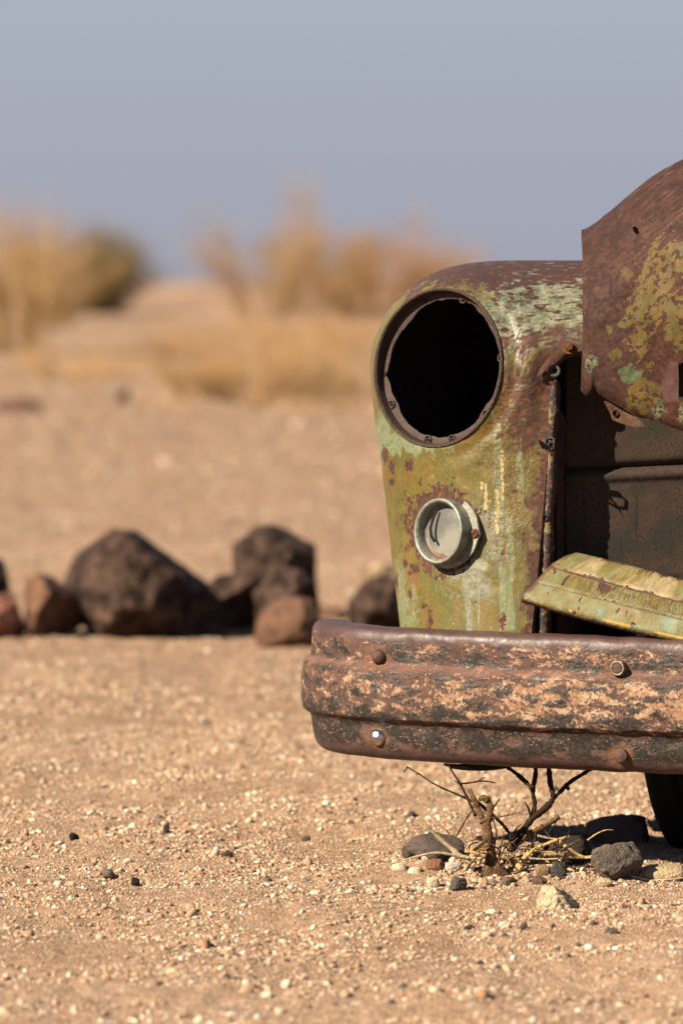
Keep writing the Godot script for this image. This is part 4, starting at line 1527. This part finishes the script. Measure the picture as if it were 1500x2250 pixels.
func build_stones() -> void:
	var g1 := "stones lying round the dry plant"
	var dark := rgb(112, 98, 90)
	var white := rgb(244, 222, 190)
	var tan := rgb(206, 172, 134)
	pebble("stone", 950, 1888, 150, 58, dark, "flat charcoal stone lying behind the pale straw stem, half in shade", "stone", g1, 101, 0.9, 0.8)
	pebble("stone", 905, 1886, 58, 30, rgb(92, 84, 78), "small grey slab leaning on the flat charcoal stone", "stone", g1, 102, 0.8)
	pebble("stone", 1364, 1852, 150, 72, rgb(150, 126, 120), "purplish pitted rock standing beside the tyre", "rock", g1, 203, 0.75, 0.7, 0.2)
	pebble("stone", 1245, 1890, 130, 60, rgb(70, 60, 56), "dark rock in the shade right behind the dry plant", "rock", g1, 104, 0.8)
	pebble("stone", 1352, 1932, 130, 86, rgb(132, 118, 106), "dark blocky rock with grey front in the shade before the tyre", "rock", g1, 105, 0.9, 0.8, 0.15)
	pebble("stone", 1224, 1932, 34, 46, rgb(98, 92, 90), "small upright dark grey stone just right of the plant foot", "stone", g1, 106, 0.9)
	pebble("stone", 944, 1895, 40, 28, rgb(206, 190, 164), "grey white pebble touching the charcoal stone, under a straw stem", "pebble", g1, 107, 0.2)
	pebble("stone", 876, 1913, 42, 18, white, "long cream pebble at the outer end of the stone scatter", "pebble", g1, 108, 0.1)
	pebble("stone", 909, 1934, 40, 34, white, "round cream pebble next to the reddish brown stone", "pebble", g1, 109, 0.1)
	pebble("stone", 922, 1914, 30, 26, rgb(214, 176, 148), "pinkish pebble wedged above the round cream pebble", "pebble", g1, 110, 0.2)
	pebble("stone", 957, 1923, 54, 40, rgb(150, 106, 80), "reddish brown stone among the cream pebbles", "stone", g1, 111, 0.7)
	pebble("stone", 994, 1920, 40, 30, rgb(236, 224, 206), "white chalky pebble right of the reddish brown stone", "pebble", g1, 112, 0.3)
	pebble("stone", 952, 1952, 36, 26, rgb(222, 202, 172), "cream pebble in front of the reddish brown stone", "pebble", g1, 113, 0.2)
	pebble("stone", 1005, 1956, 42, 28, rgb(110, 100, 92), "flat grey slate piece in front of the white chalky pebble", "stone", g1, 114, 0.8)
	pebble("stone", 918, 1936, 26, 20, rgb(196, 154, 124), "small tan pebble between round cream and reddish stones", "pebble", g1, 115, 0.2)
	pebble("stone", 1246, 1942, 34, 24, rgb(232, 214, 190), "rounded cream pebble before the small upright dark stone", "pebble", g1, 116, 0.15)
	pebble("stone", 1158, 1944, 18, 16, rgb(200, 172, 140), "tiny round pebble right in front of the plant foot", "pebble", g1, 117, 0.1)
	pebble("stone", 1184, 1944, 32, 20, rgb(120, 98, 84), "brown pebble between the tiny round one and the cream one", "pebble", g1, 118, 0.5)
	pebble("stone", 1325, 1948, 40, 22, rgb(214, 184, 150), "oval tan pebble below the dark blocky rock", "pebble", g1, 119, 0.2)
	pebble("stone", 1444, 1936, 120, 40, rgb(222, 192, 152), "long pale crumbly stone at the photo edge before the tyre", "stone", g1, 120, 0.5, 0.6)
	var cs := outline_rock([[1176, 2008], [1180, 1978], [1202, 1946], [1220, 1950], [1246, 1974], [1264, 1998], [1256, 2016], [1214, 2024]], 5.68, [[Vector3(-0.4, 0.5, 0.75), 0.6], [Vector3(0.6, 0.5, 0.6), 0.66]], 0.75, 121, 0.085, 26)
	var clod := obj("clod", cs, matt("pale clod", rgb(250, 222, 182), 0.95, 12.0, 0.5), null, on_ground(1216, 2020))
	tag(clod, "pale lumpy clod lying alone on the open sand", "clod")
	pebble("stone", 1118, 1945, 36, 18, rgb(116, 104, 94), "flat grey chip left of the tiny round pebble", "stone", g1, 122, 0.7)
	pebble("stone", 1062, 1948, 26, 18, rgb(206, 170, 132), "tan pebble between the slate piece and the plant foot", "pebble", g1, 123, 0.2)
	pebble("stone", 1190, 1925, 36, 30, rgb(166, 136, 104), "brownish lump leaning on the upright dark stone", "stone", g1, 124, 0.6)
	var g2 := "dark pebbles scattered on the open sand"
	pebble("stone", 163, 1846, 22, 18, rgb(44, 38, 32), "black square chip on the sand, far left of the plant", "pebble", g2, 130, 0.9)
	pebble("stone", 366, 1832, 16, 20, rgb(78, 66, 62), "dark upright pebble between the black chip and the bumper", "pebble", g2, 131, 0.8)
	pebble("stone", 500, 1884, 28, 16, rgb(92, 76, 62), "dark brown pebble below the bumper end", "pebble", g2, 132, 0.6)
	pebble("stone", 298, 1945, 18, 18, rgb(52, 44, 40), "black pebble on the gravel strip at the left", "pebble", g2, 133, 0.8)
	pebble("stone", 238, 1926, 30, 18, rgb(132, 112, 98), "flat grey pebble beside the black one on the gravel strip", "pebble", g2, 134, 0.4)
	pebble("stone", 1150, 2042, 22, 16, rgb(96, 86, 84), "grey pebble on the sand below the pale clod", "pebble", g2, 135, 0.6)
	pebble("stone", 1030, 2046, 26, 16, rgb(90, 78, 74), "dark flat pebble left of the grey one below the clod", "pebble", g2, 136, 0.6)
	pebble("stone", 418, 2006, 26, 20, rgb(214, 178, 140), "rounded cream pebble on the gravel strip", "pebble", g2, 137, 0.1)
	pebble("stone", 1340, 2056, 30, 20, rgb(110, 96, 90), "grey pebble near the lower right of the sand", "pebble", g2, 138, 0.6)
	pebble("stone", 445, 1584, 16, 12, rgb(238, 226, 206), "small white pebble far left of the bumper end", "pebble", "", 139, 0.2)

# ------------------------------------------------------------------ the dry plant under the bumper
func stem(list: Array, depth: float, lean: float, r0: float, r1: float, seed_: int, knobs := 0.12) -> Shape:
	# list: points as seen; depth of the first, lean metres deeper at the last
	var rng := RandomNumberGenerator.new()
	rng.seed = seed_
	var pts := []
	for k in list.size():
		var g := float(k) / maxi(list.size() - 1, 1)
		pts.append(at(list[k][0], list[k][1], depth + lean * g + rng.randf_range(-0.004, 0.004)))
	pts = spline(pts, 6)
	var radii := []
	for k in pts.size():
		var g := float(k) / (pts.size() - 1)
		radii.append(lerpf(r0, r1, g) * (1.0 + rng.randf_range(-knobs, knobs)))
	var s := Shape.new()
	s.tube(pts, radii, 7)
	return s

func build_dry_plant() -> void:
	var base := on_ground(1082, 1924)
	var plant := thing("dry_plant", base)
	tag(plant, "leafless dry plant with gnarled stump and straw stems under the bumper", "plant")
	var bark := matt("grey brown bark", rgb(168, 128, 92), 0.95, 16.0, 0.8)
	var twig := matt("dark twig bark", rgb(84, 60, 46), 0.95, 24.0, 0.4)
	var straw := matt("yellow straw", rgb(246, 204, 138), 0.8, 24.0, 0.15)
	var pale := matt("bleached straw", rgb(250, 222, 180), 0.85, 24.0, 0.2)
	var d := -base.z
	var st := Shape.new()
	var pts := spline([at(1086, 1932, d), at(1080, 1900, d), at(1072, 1860, d - 0.002), at(1070, 1826, d), at(1064, 1800, d + 0.004)], 6)
	var rr := []
	for k in pts.size():
		var g := k / float(pts.size() - 1)
		rr.append(lerpf(0.0145, 0.0062, pow(g, 0.6)) * (1.0 + 0.06 * sin(k * 1.3) + 0.06 * sin(k * 3.1)))
	st.tube(pts, rr, 10)
	for q in [[[1078, 1905], [1066, 1925], [1040, 1940]], [[1084, 1908], [1104, 1922], [1122, 1938]], [[1080, 1915], [1082, 1935], [1078, 1948]]]:
		var a := []
		for e in q: a.append(at(e[0], e[1], d - 0.012))
		st.tube(spline(a, 4), [0.011, 0.0105, 0.010, 0.009, 0.0085, 0.008, 0.0065, 0.005, 0.0035], 8)
	obj("stump", st, bark, plant)
	var parts := [
		["branch", [[1068, 1812], [1076, 1785], [1074, 1764], [1062, 1753], [1052, 1756]], 0.0, 0.01, 0.0075, 0.0055, bark],
		["branch", [[1062, 1808], [1050, 1778], [1040, 1754], [1030, 1735]], 0.0, 0.02, 0.007, 0.0045, bark],
		["twig", [[1052, 1768], [1010, 1748], [960, 1726], [925, 1704], [893, 1684]], 0.02, 0.05, 0.0026, 0.0012, twig],
		["twig", [[895, 1686], [890, 1692], [886, 1697]], 0.07, 0.0, 0.0015, 0.001, twig],
		["twig", [[926, 1704], [920, 1700], [912, 1702]], 0.062, 0.0, 0.0014, 0.001, twig],
		["twig", [[1044, 1792], [1030, 1762], [1012, 1725], [996, 1700], [984, 1680]], 0.02, 0.03, 0.0032, 0.0018, twig],
		["twig", [[1008, 1722], [1032, 1720], [1058, 1716], [1088, 1720]], 0.03, 0.01, 0.0022, 0.0011, twig],
		["twig", [[1050, 1716], [1058, 1711], [1066, 1707]], 0.035, 0.0, 0.0014, 0.0008, twig],
		["twig", [[1012, 1726], [1002, 1718], [996, 1714]], 0.03, 0.0, 0.0014, 0.0008, twig],
		["branch", [[1126, 1846], [1112, 1822], [1088, 1796], [1060, 1772], [1036, 1750]], 0.05, 0.0, 0.0036, 0.0026, twig],
		["branch", [[1122, 1870], [1140, 1838], [1166, 1802], [1198, 1775], [1214, 1752], [1208, 1720], [1204, 1680]], 0.05, 0.02, 0.0078, 0.0050, twig],
		["branch", [[1168, 1798], [1174, 1768], [1170, 1738], [1176, 1700], [1174, 1676]], 0.055, 0.02, 0.0052, 0.0045, twig],
		["branch", [[1170, 1734], [1152, 1716], [1134, 1700], [1112, 1684]], 0.06, 0.02, 0.0048, 0.0040, twig],
		["branch", [[1212, 1756], [1234, 1736], [1252, 1718], [1284, 1698], [1302, 1686]], 0.06, 0.02, 0.0042, 0.0042, twig],
		["twig", [[1234, 1736], [1240, 1730], [1250, 1734]], 0.065, 0.0, 0.0045, 0.003, twig],
		["twig", [[1166, 1796], [1160, 1776], [1152, 1762]], 0.055, 0.0, 0.004, 0.001, twig],
		["branch", [[1140, 1852], [1160, 1834], [1194, 1816], [1228, 1794]], 0.05, 0.01, 0.0050, 0.0058, bark],
		["twig", [[1198, 1838], [1212, 1820], [1222, 1804]], 0.055, 0.01, 0.0016, 0.0010, twig],
		["twig", [[1066, 1800], [1082, 1776], [1098, 1754]], 0.03, 0.01, 0.0030, 0.0011, twig],
		["twig", [[1002, 1838], [1020, 1806], [1042, 1772]], 0.03, 0.01, 0.0014, 0.0016, twig],
		["twig", [[986, 1832], [966, 1812], [932, 1782]], 0.02, 0.0, 0.0015, 0.0010, pale],
		["twig", [[1070, 1804], [1092, 1796], [1120, 1790], [1144, 1784]], 0.0, 0.0, 0.0022, 0.0010, bark],
		["twig", [[1128, 1834], [1134, 1820], [1146, 1810]], 0.05, 0.0, 0.0016, 0.0008, twig],
		["twig", [[1096, 1880], [1102, 1850], [1106, 1826]], 0.0, 0.0, 0.0026, 0.0008, bark],
		["twig", [[1024, 1886], [1030, 1866], [1036, 1852]], -0.01, 0.0, 0.0018, 0.0008, bark],
		["twig", [[1082, 1862], [1090, 1830], [1082, 1800]], 0.0, 0.0, 0.0032, 0.0014, bark],
		["straw_stem", [[1042, 1902], [1010, 1880], [972, 1848], [938, 1816], [914, 1798]], -0.01, 0.0, 0.0062, 0.0026, pale],
		["straw_stem", [[1060, 1888], [1012, 1882], [958, 1874], [908, 1884], [858, 1898]], -0.015, -0.01, 0.0034, 0.0016, pale],
		["straw_stem", [[1066, 1882], [1042, 1874], [1020, 1870]], -0.015, 0.0, 0.0042, 0.0030, straw],
		["straw_stem", [[1068, 1872], [1058, 1886], [1050, 1900]], -0.015, 0.0, 0.0050, 0.0034, straw],
		["straw_stem", [[1146, 1910], [1128, 1894], [1100, 1880]], -0.015, 0.0, 0.0062, 0.0044, straw],
		["straw_stem", [[1138, 1900], [1162, 1876], [1178, 1864], [1212, 1850], [1250, 1838]], -0.01, 0.01, 0.0044, 0.0036, straw],
		["straw_stem", [[1174, 1866], [1214, 1874], [1262, 1884], [1310, 1880]], -0.012, 0.0, 0.0036, 0.0026, straw],
		["straw_stem", [[1228, 1848], [1248, 1864], [1282, 1884], [1322, 1882], [1336, 1898], [1362, 1918], [1392, 1928]], -0.012, -0.02, 0.0036, 0.0022, straw],
		["straw_stem", [[1386, 1926], [1430, 1934], [1472, 1932], [1520, 1926]], -0.03, 0.0, 0.0022, 0.0014, pale],
		["straw_stem", [[1322, 1886], [1350, 1892], [1366, 1878]], -0.014, 0.0, 0.0018, 0.0008, straw],
		["straw_stem", [[1180, 1836], [1206, 1842], [1236, 1846]], 0.0, 0.0, 0.0022, 0.0018, pale],
		["straw_stem", [[1290, 1846], [1310, 1832], [1330, 1824], [1346, 1824]], 0.0, 0.0, 0.0018, 0.0010, straw],
		["straw_stem", [[1162, 1886], [1200, 1888], [1234, 1886]], -0.012, 0.0, 0.0024, 0.0014, pale],
		["straw_stem", [[1120, 1884], [1126, 1896], [1140, 1912], [1156, 1920]], -0.016, 0.0, 0.0048, 0.0026, bark],
	]
	var k := 0
	for e in parts:
		k += 1
		obj(e[0], stem(e[1], d + e[2], e[3], e[4] * 0.78, e[5] * 0.72, 700 + k, 0.25), e[6], plant)
	var rng := RandomNumberGenerator.new()
	rng.seed = 77
	for j in 64:   # fine side twigs and snapped straw about the foot
		var x0 := rng.randf_range(1020, 1240)
		var y0 := rng.randf_range(1858, 1922)
		var dir := rng.randf_range(-1.3, 1.3)
		var long := rng.randf_range(24, 70)
		var flat := 0.25 if j % 2 else 0.8
		var list := []
		for e in 4:
			list.append([x0 + sin(dir) * long * e / 3.0 + rng.randf_range(-3, 3), y0 - cos(dir) * long * flat * e / 3.0 + rng.randf_range(-3, 3)])
		obj("straw_stem" if j % 2 else "twig", stem(list, d + rng.randf_range(-0.03, 0.05), rng.randf_range(-0.02, 0.02), rng.randf_range(0.0012, 0.0024), 0.0007, 900 + j, 0.25), [straw, pale][j % 4 / 2] if j % 2 else [twig, bark][j % 4 / 2], plant)

# ------------------------------------------------------------------ bushes far off
func bush_shape(base: Vector3, wide: float, high: float, deep: float, count: int, seed_: int, spread: float, fork: int, thick: float) -> Shape:
	var rng := RandomNumberGenerator.new()
	rng.seed = seed_
	var s := Shape.new()
	var clumps := []
	for k in 11:
		clumps.append([(k + rng.randf()) / 11.0 * TAU, sqrt(rng.randf_range(0.05, 1.0)), rng.randf_range(0.72, 1.0)])
	for k in count:
		var cl: Array = clumps[rng.randi() % 11]
		var a: float = cl[0] + rng.randfn() * 0.16
		var q: float = clampf(cl[1] + rng.randfn() * 0.10, 0.0, 1.1)
		var root := base + Vector3(cos(a) * q * wide * 0.22, 0.0, sin(a) * q * deep * 0.22)
		var out := Vector3(cos(a) * q * wide * spread, 0, sin(a) * q * deep * spread)
		var tall: float = high * cl[2] * rng.randf_range(0.55, 1.0) * (1.0 - 0.30 * q * q)
		var mid := root + out * 0.42 + Vector3(rng.randfn() * 0.04 * wide, tall * 0.55, rng.randfn() * 0.04 * wide)
		var tip := root + out + Vector3(rng.randfn() * 0.06 * wide, tall, rng.randfn() * 0.06 * wide)
		var r := thick * rng.randf_range(0.6, 1.3)
		s.tube([root, mid, tip], [r, r * 0.8, r * 0.25], 3, false)
		for j in fork:
			var g := rng.randf_range(0.35, 0.95)
			var from := root.lerp(mid, g * 2.0) if g < 0.5 else mid.lerp(tip, g * 2.0 - 1.0)
			var to := from + Vector3(rng.randfn() * 0.09 * wide, tall * rng.randf_range(0.1, 0.32), rng.randfn() * 0.09 * wide)
			s.tube([from, to], [r * 0.6, r * 0.2], 3, false)
	return s

func bush(called: String, px: float, py: float, w: float, h: float, c: Color, count: int, seed_: int, label: String, cat: String, group: String, spread := 0.42, fork := 5, thick := 0.02) -> void:
	var base := on_ground(px, py)
	var k := -base.z / LENS
	var s := bush_shape(base + Vector3(0, -0.05, 0), w * k, h * k, w * k * 0.8, count, seed_, spread, fork, thick)
	var m := StandardMaterial3D.new()
	m.resource_name = called
	m.albedo_color = Color(c.r * 0.81, c.g * 0.81, c.b * 0.81)
	m.roughness = 0.9
	m.backlight_enabled = true
	m.backlight = Color(0.25, 0.25, 0.25)
	var o := thing(called, base)
	tag(o, label, cat, group)
	var st := obj("stems", s, m, o)
	st.set_meta("kind", "stuff")

func build_bushes() -> void:
	var g := "dry bushes on the plain"
	bush("bush", 590, 706, 320, 370, rgb(196, 158, 112), 60, 51, "tall thin twiggy bush at the open end of the broad bush pair", "bush", g, 0.55, 9, 0.016)
	bush("bush", 845, 712, 330, 300, rgb(192, 148, 100), 100, 52, "dense tan bush just behind the headlight", "bush", g, 0.55, 9, 0.020)
	bush("bush", 715, 704, 320, 285, rgb(166, 134, 88), 75, 56, "greenish brown bush at the middle of the broad bush pair", "bush", g, 0.50, 9, 0.020)
	bush("bush", 205, 700, 330, 240, rgb(140, 118, 70), 200, 53, "olive tan bush between the pale yellow bushes and the open plain", "bush", g, 0.55, 9, 0.026)
	bush("bush", 20, 775, 330, 390, rgb(212, 172, 118), 90, 54, "pale yellow bush cut off by the photo edge", "bush", g, 0.55, 9, 0.010)
	bush("bush", 80, 725, 300, 320, rgb(200, 160, 108), 80, 55, "yellow brown bush half hidden by the pale yellow one", "bush", g, 0.5, 9, 0.014)
	var h := "low grass tufts before the bushes"
	var list := [[430, 872, 190, 150, "low straw tuft nearest the dark stone"], [540, 880, 250, 205, "broad straw tuft in the middle of the grass belt"], [690, 876, 270, 215, "tall golden tuft left of the fender"], [815, 868, 230, 190, "golden tuft partly hidden behind the fender"], [600, 800, 300, 150, "farther straw tuft behind the broad one"], [130, 838, 320, 120, "thin straw tuft under the yellow bushes"], [400, 790, 240, 100, "thin straw tuft beyond the dark stone"], [790, 790, 300, 150, "far golden tuft below the broad bushes"], [480, 740, 260, 70, "small far tuft on the rise below the twiggy bush"], [690, 748, 280, 90, "far pale tuft right under the greenish brown bush"], [350, 892, 120, 46, "small sparse tuft foremost beside the dark stone"], [610, 896, 150, 60, "small sparse tuft foremost before the broad one"], [760, 900, 140, 56, "small sparse tuft foremost near the white stone"], [480, 846, 160, 90, "middling tuft between the first two straw tufts"]]
	var k := 0
	for e in list:
		k += 1
		bush("grass_tuft", e[0], e[1], e[2], e[3], rgb(216, 176, 122).lerp(rgb(200, 156, 102), fmod(k * 0.37, 1.0)), 120 if e[3] > 80 else 60, 60 + k, e[4], "grass", h, 0.55, 3, 0.0045)
	pebble("stone", 270, 884, 34, 30, rgb(92, 70, 58), "dark stone standing on the plain before the grass tufts", "rock", "", 150, 0.6)
	pebble("stone", 40, 905, 110, 34, rgb(120, 92, 80), "long low brown rock at the photo edge on the plain", "rock", "", 151, 0.6)
	pebble("stone", 735, 874, 30, 18, rgb(226, 222, 214), "small white stone on the plain beside the fender", "rock", "", 152, 0.4)
	pebble("stone", 840, 1262, 66, 30, rgb(206, 178, 140), "pale stone on the sand close behind the fender", "rock", "", 153, 0.4)

# ------------------------------------------------------------------ gravel: far too many grains to count
func build_gravel() -> void:
	var rng := RandomNumberGenerator.new()
	rng.seed = 9001
	var grain := noise(71, 2.6, 3)
	var tones := [[Color(0.285, 0.180, 0.112), 5.0], [Color(0.335, 0.235, 0.155), 4.0], [Color(0.42, 0.33, 0.235), 2.6], [Color(0.215, 0.128, 0.078), 3.0], [Color(0.130, 0.096, 0.076), 1.3], [Color(0.050, 0.039, 0.034), 0.7], [Color(0.50, 0.44, 0.36), 0.8]]
	var total := 0.0
	for t in tones: total += t[1]
	var m := StandardMaterial3D.new()
	m.resource_name = "gravel"
	m.vertex_color_use_as_albedo = true
	m.roughness = 0.9
	m.metallic_specular = 0.3
	for variant in 3:
		var planes := []
		for j in 12: planes.append([Vector3(rng.randfn(), rng.randfn(), rng.randfn()).normalized(), rng.randf_range(0.72, 1.0)])
		for d in [Vector3.UP, Vector3.DOWN, Vector3.LEFT, Vector3.RIGHT, Vector3.BACK, Vector3.FORWARD]: planes.append([d, 1.0])
		var s := rock_shape(Vector3.ZERO, planes, 1.0, 0.05, 80 + variant, 4, 7.0)
		var buf := PackedFloat32Array()
		buf.resize(16 * 140000)
		var count := 0
		for zone in [[4.3, 8.0, 62000, 0.0007, 0.0017], [4.3, 8.5, 20000, 0.0016, 0.0026], [4.3, 9.0, 11000, 0.0020, 0.0052], [4.3, 8.0, 300, 0.005, 0.0095], [5.86, 6.12, 220, 0.0022, 0.0065], [8.5, 14.0, 14000, 0.002, 0.005], [14.0, 22.0, 3000, 0.004, 0.010], [18.0, 60.0, 3000, 0.009, 0.024]]:
			for k in zone[2]:
				var d := sqrt(rng.randf_range(zone[0] * zone[0], zone[1] * zone[1]))
				var x := rng.randf_range(-1.0, 1.0) * (0.093 * d + 0.12)
				if zone[0] == 5.86: x = 0.17 + rng.randfn() * 0.10
				var z := -d
				var dens := grain.get_noise_2d(x, z * 1.4) * 1.5 + 0.62
				if rng.randf() > dens and zone[4] > 0.002: continue
				var size: float = zone[3] * pow(zone[4] / zone[3], pow(rng.randf(), 1.6))
				var pick := rng.randf() * total
				var c: Color = tones[0][0]
				for t in tones:
					pick -= t[1]
					if pick <= 0.0:
						c = t[0]
						break
				var tone_jitter := rng.randf_range(0.85, 1.15)  # random tone of each grain
				var b := Basis.from_euler(Vector3(rng.randf_range(-0.5, 0.5), rng.randf() * TAU, rng.randf_range(-0.5, 0.5))) * Basis.from_scale(Vector3(size * rng.randf_range(0.8, 1.35), size * rng.randf_range(0.5, 0.95), size))
				var y := ground_y(x, z) + size * 0.2
				var o16 := count * 16
				buf[o16] = b.x.x
				buf[o16 + 1] = b.y.x
				buf[o16 + 2] = b.z.x
				buf[o16 + 3] = x
				buf[o16 + 4] = b.x.y
				buf[o16 + 5] = b.y.y
				buf[o16 + 6] = b.z.y
				buf[o16 + 7] = y
				buf[o16 + 8] = b.x.z
				buf[o16 + 9] = b.y.z
				buf[o16 + 10] = b.z.z
				buf[o16 + 11] = z
				buf[o16 + 12] = c.r * tone_jitter
				buf[o16 + 13] = c.g * tone_jitter
				buf[o16 + 14] = c.b * tone_jitter
				buf[o16 + 15] = 1.0
				count += 1
		buf.resize(16 * count)
		var mm := MultiMesh.new()
		mm.transform_format = MultiMesh.TRANSFORM_3D
		mm.use_colors = true
		mm.mesh = s.mesh()
		mm.instance_count = count
		mm.buffer = buf
		var o := MultiMeshInstance3D.new()
		o.name = numbered("gravel")
		o.multimesh = mm
		o.material_override = m
		o.set_meta("kind", "stuff")
		tag(o, "loose gravel and grit strewn over the sand", "gravel", "gravel on the sand")
		add_child(o, true)
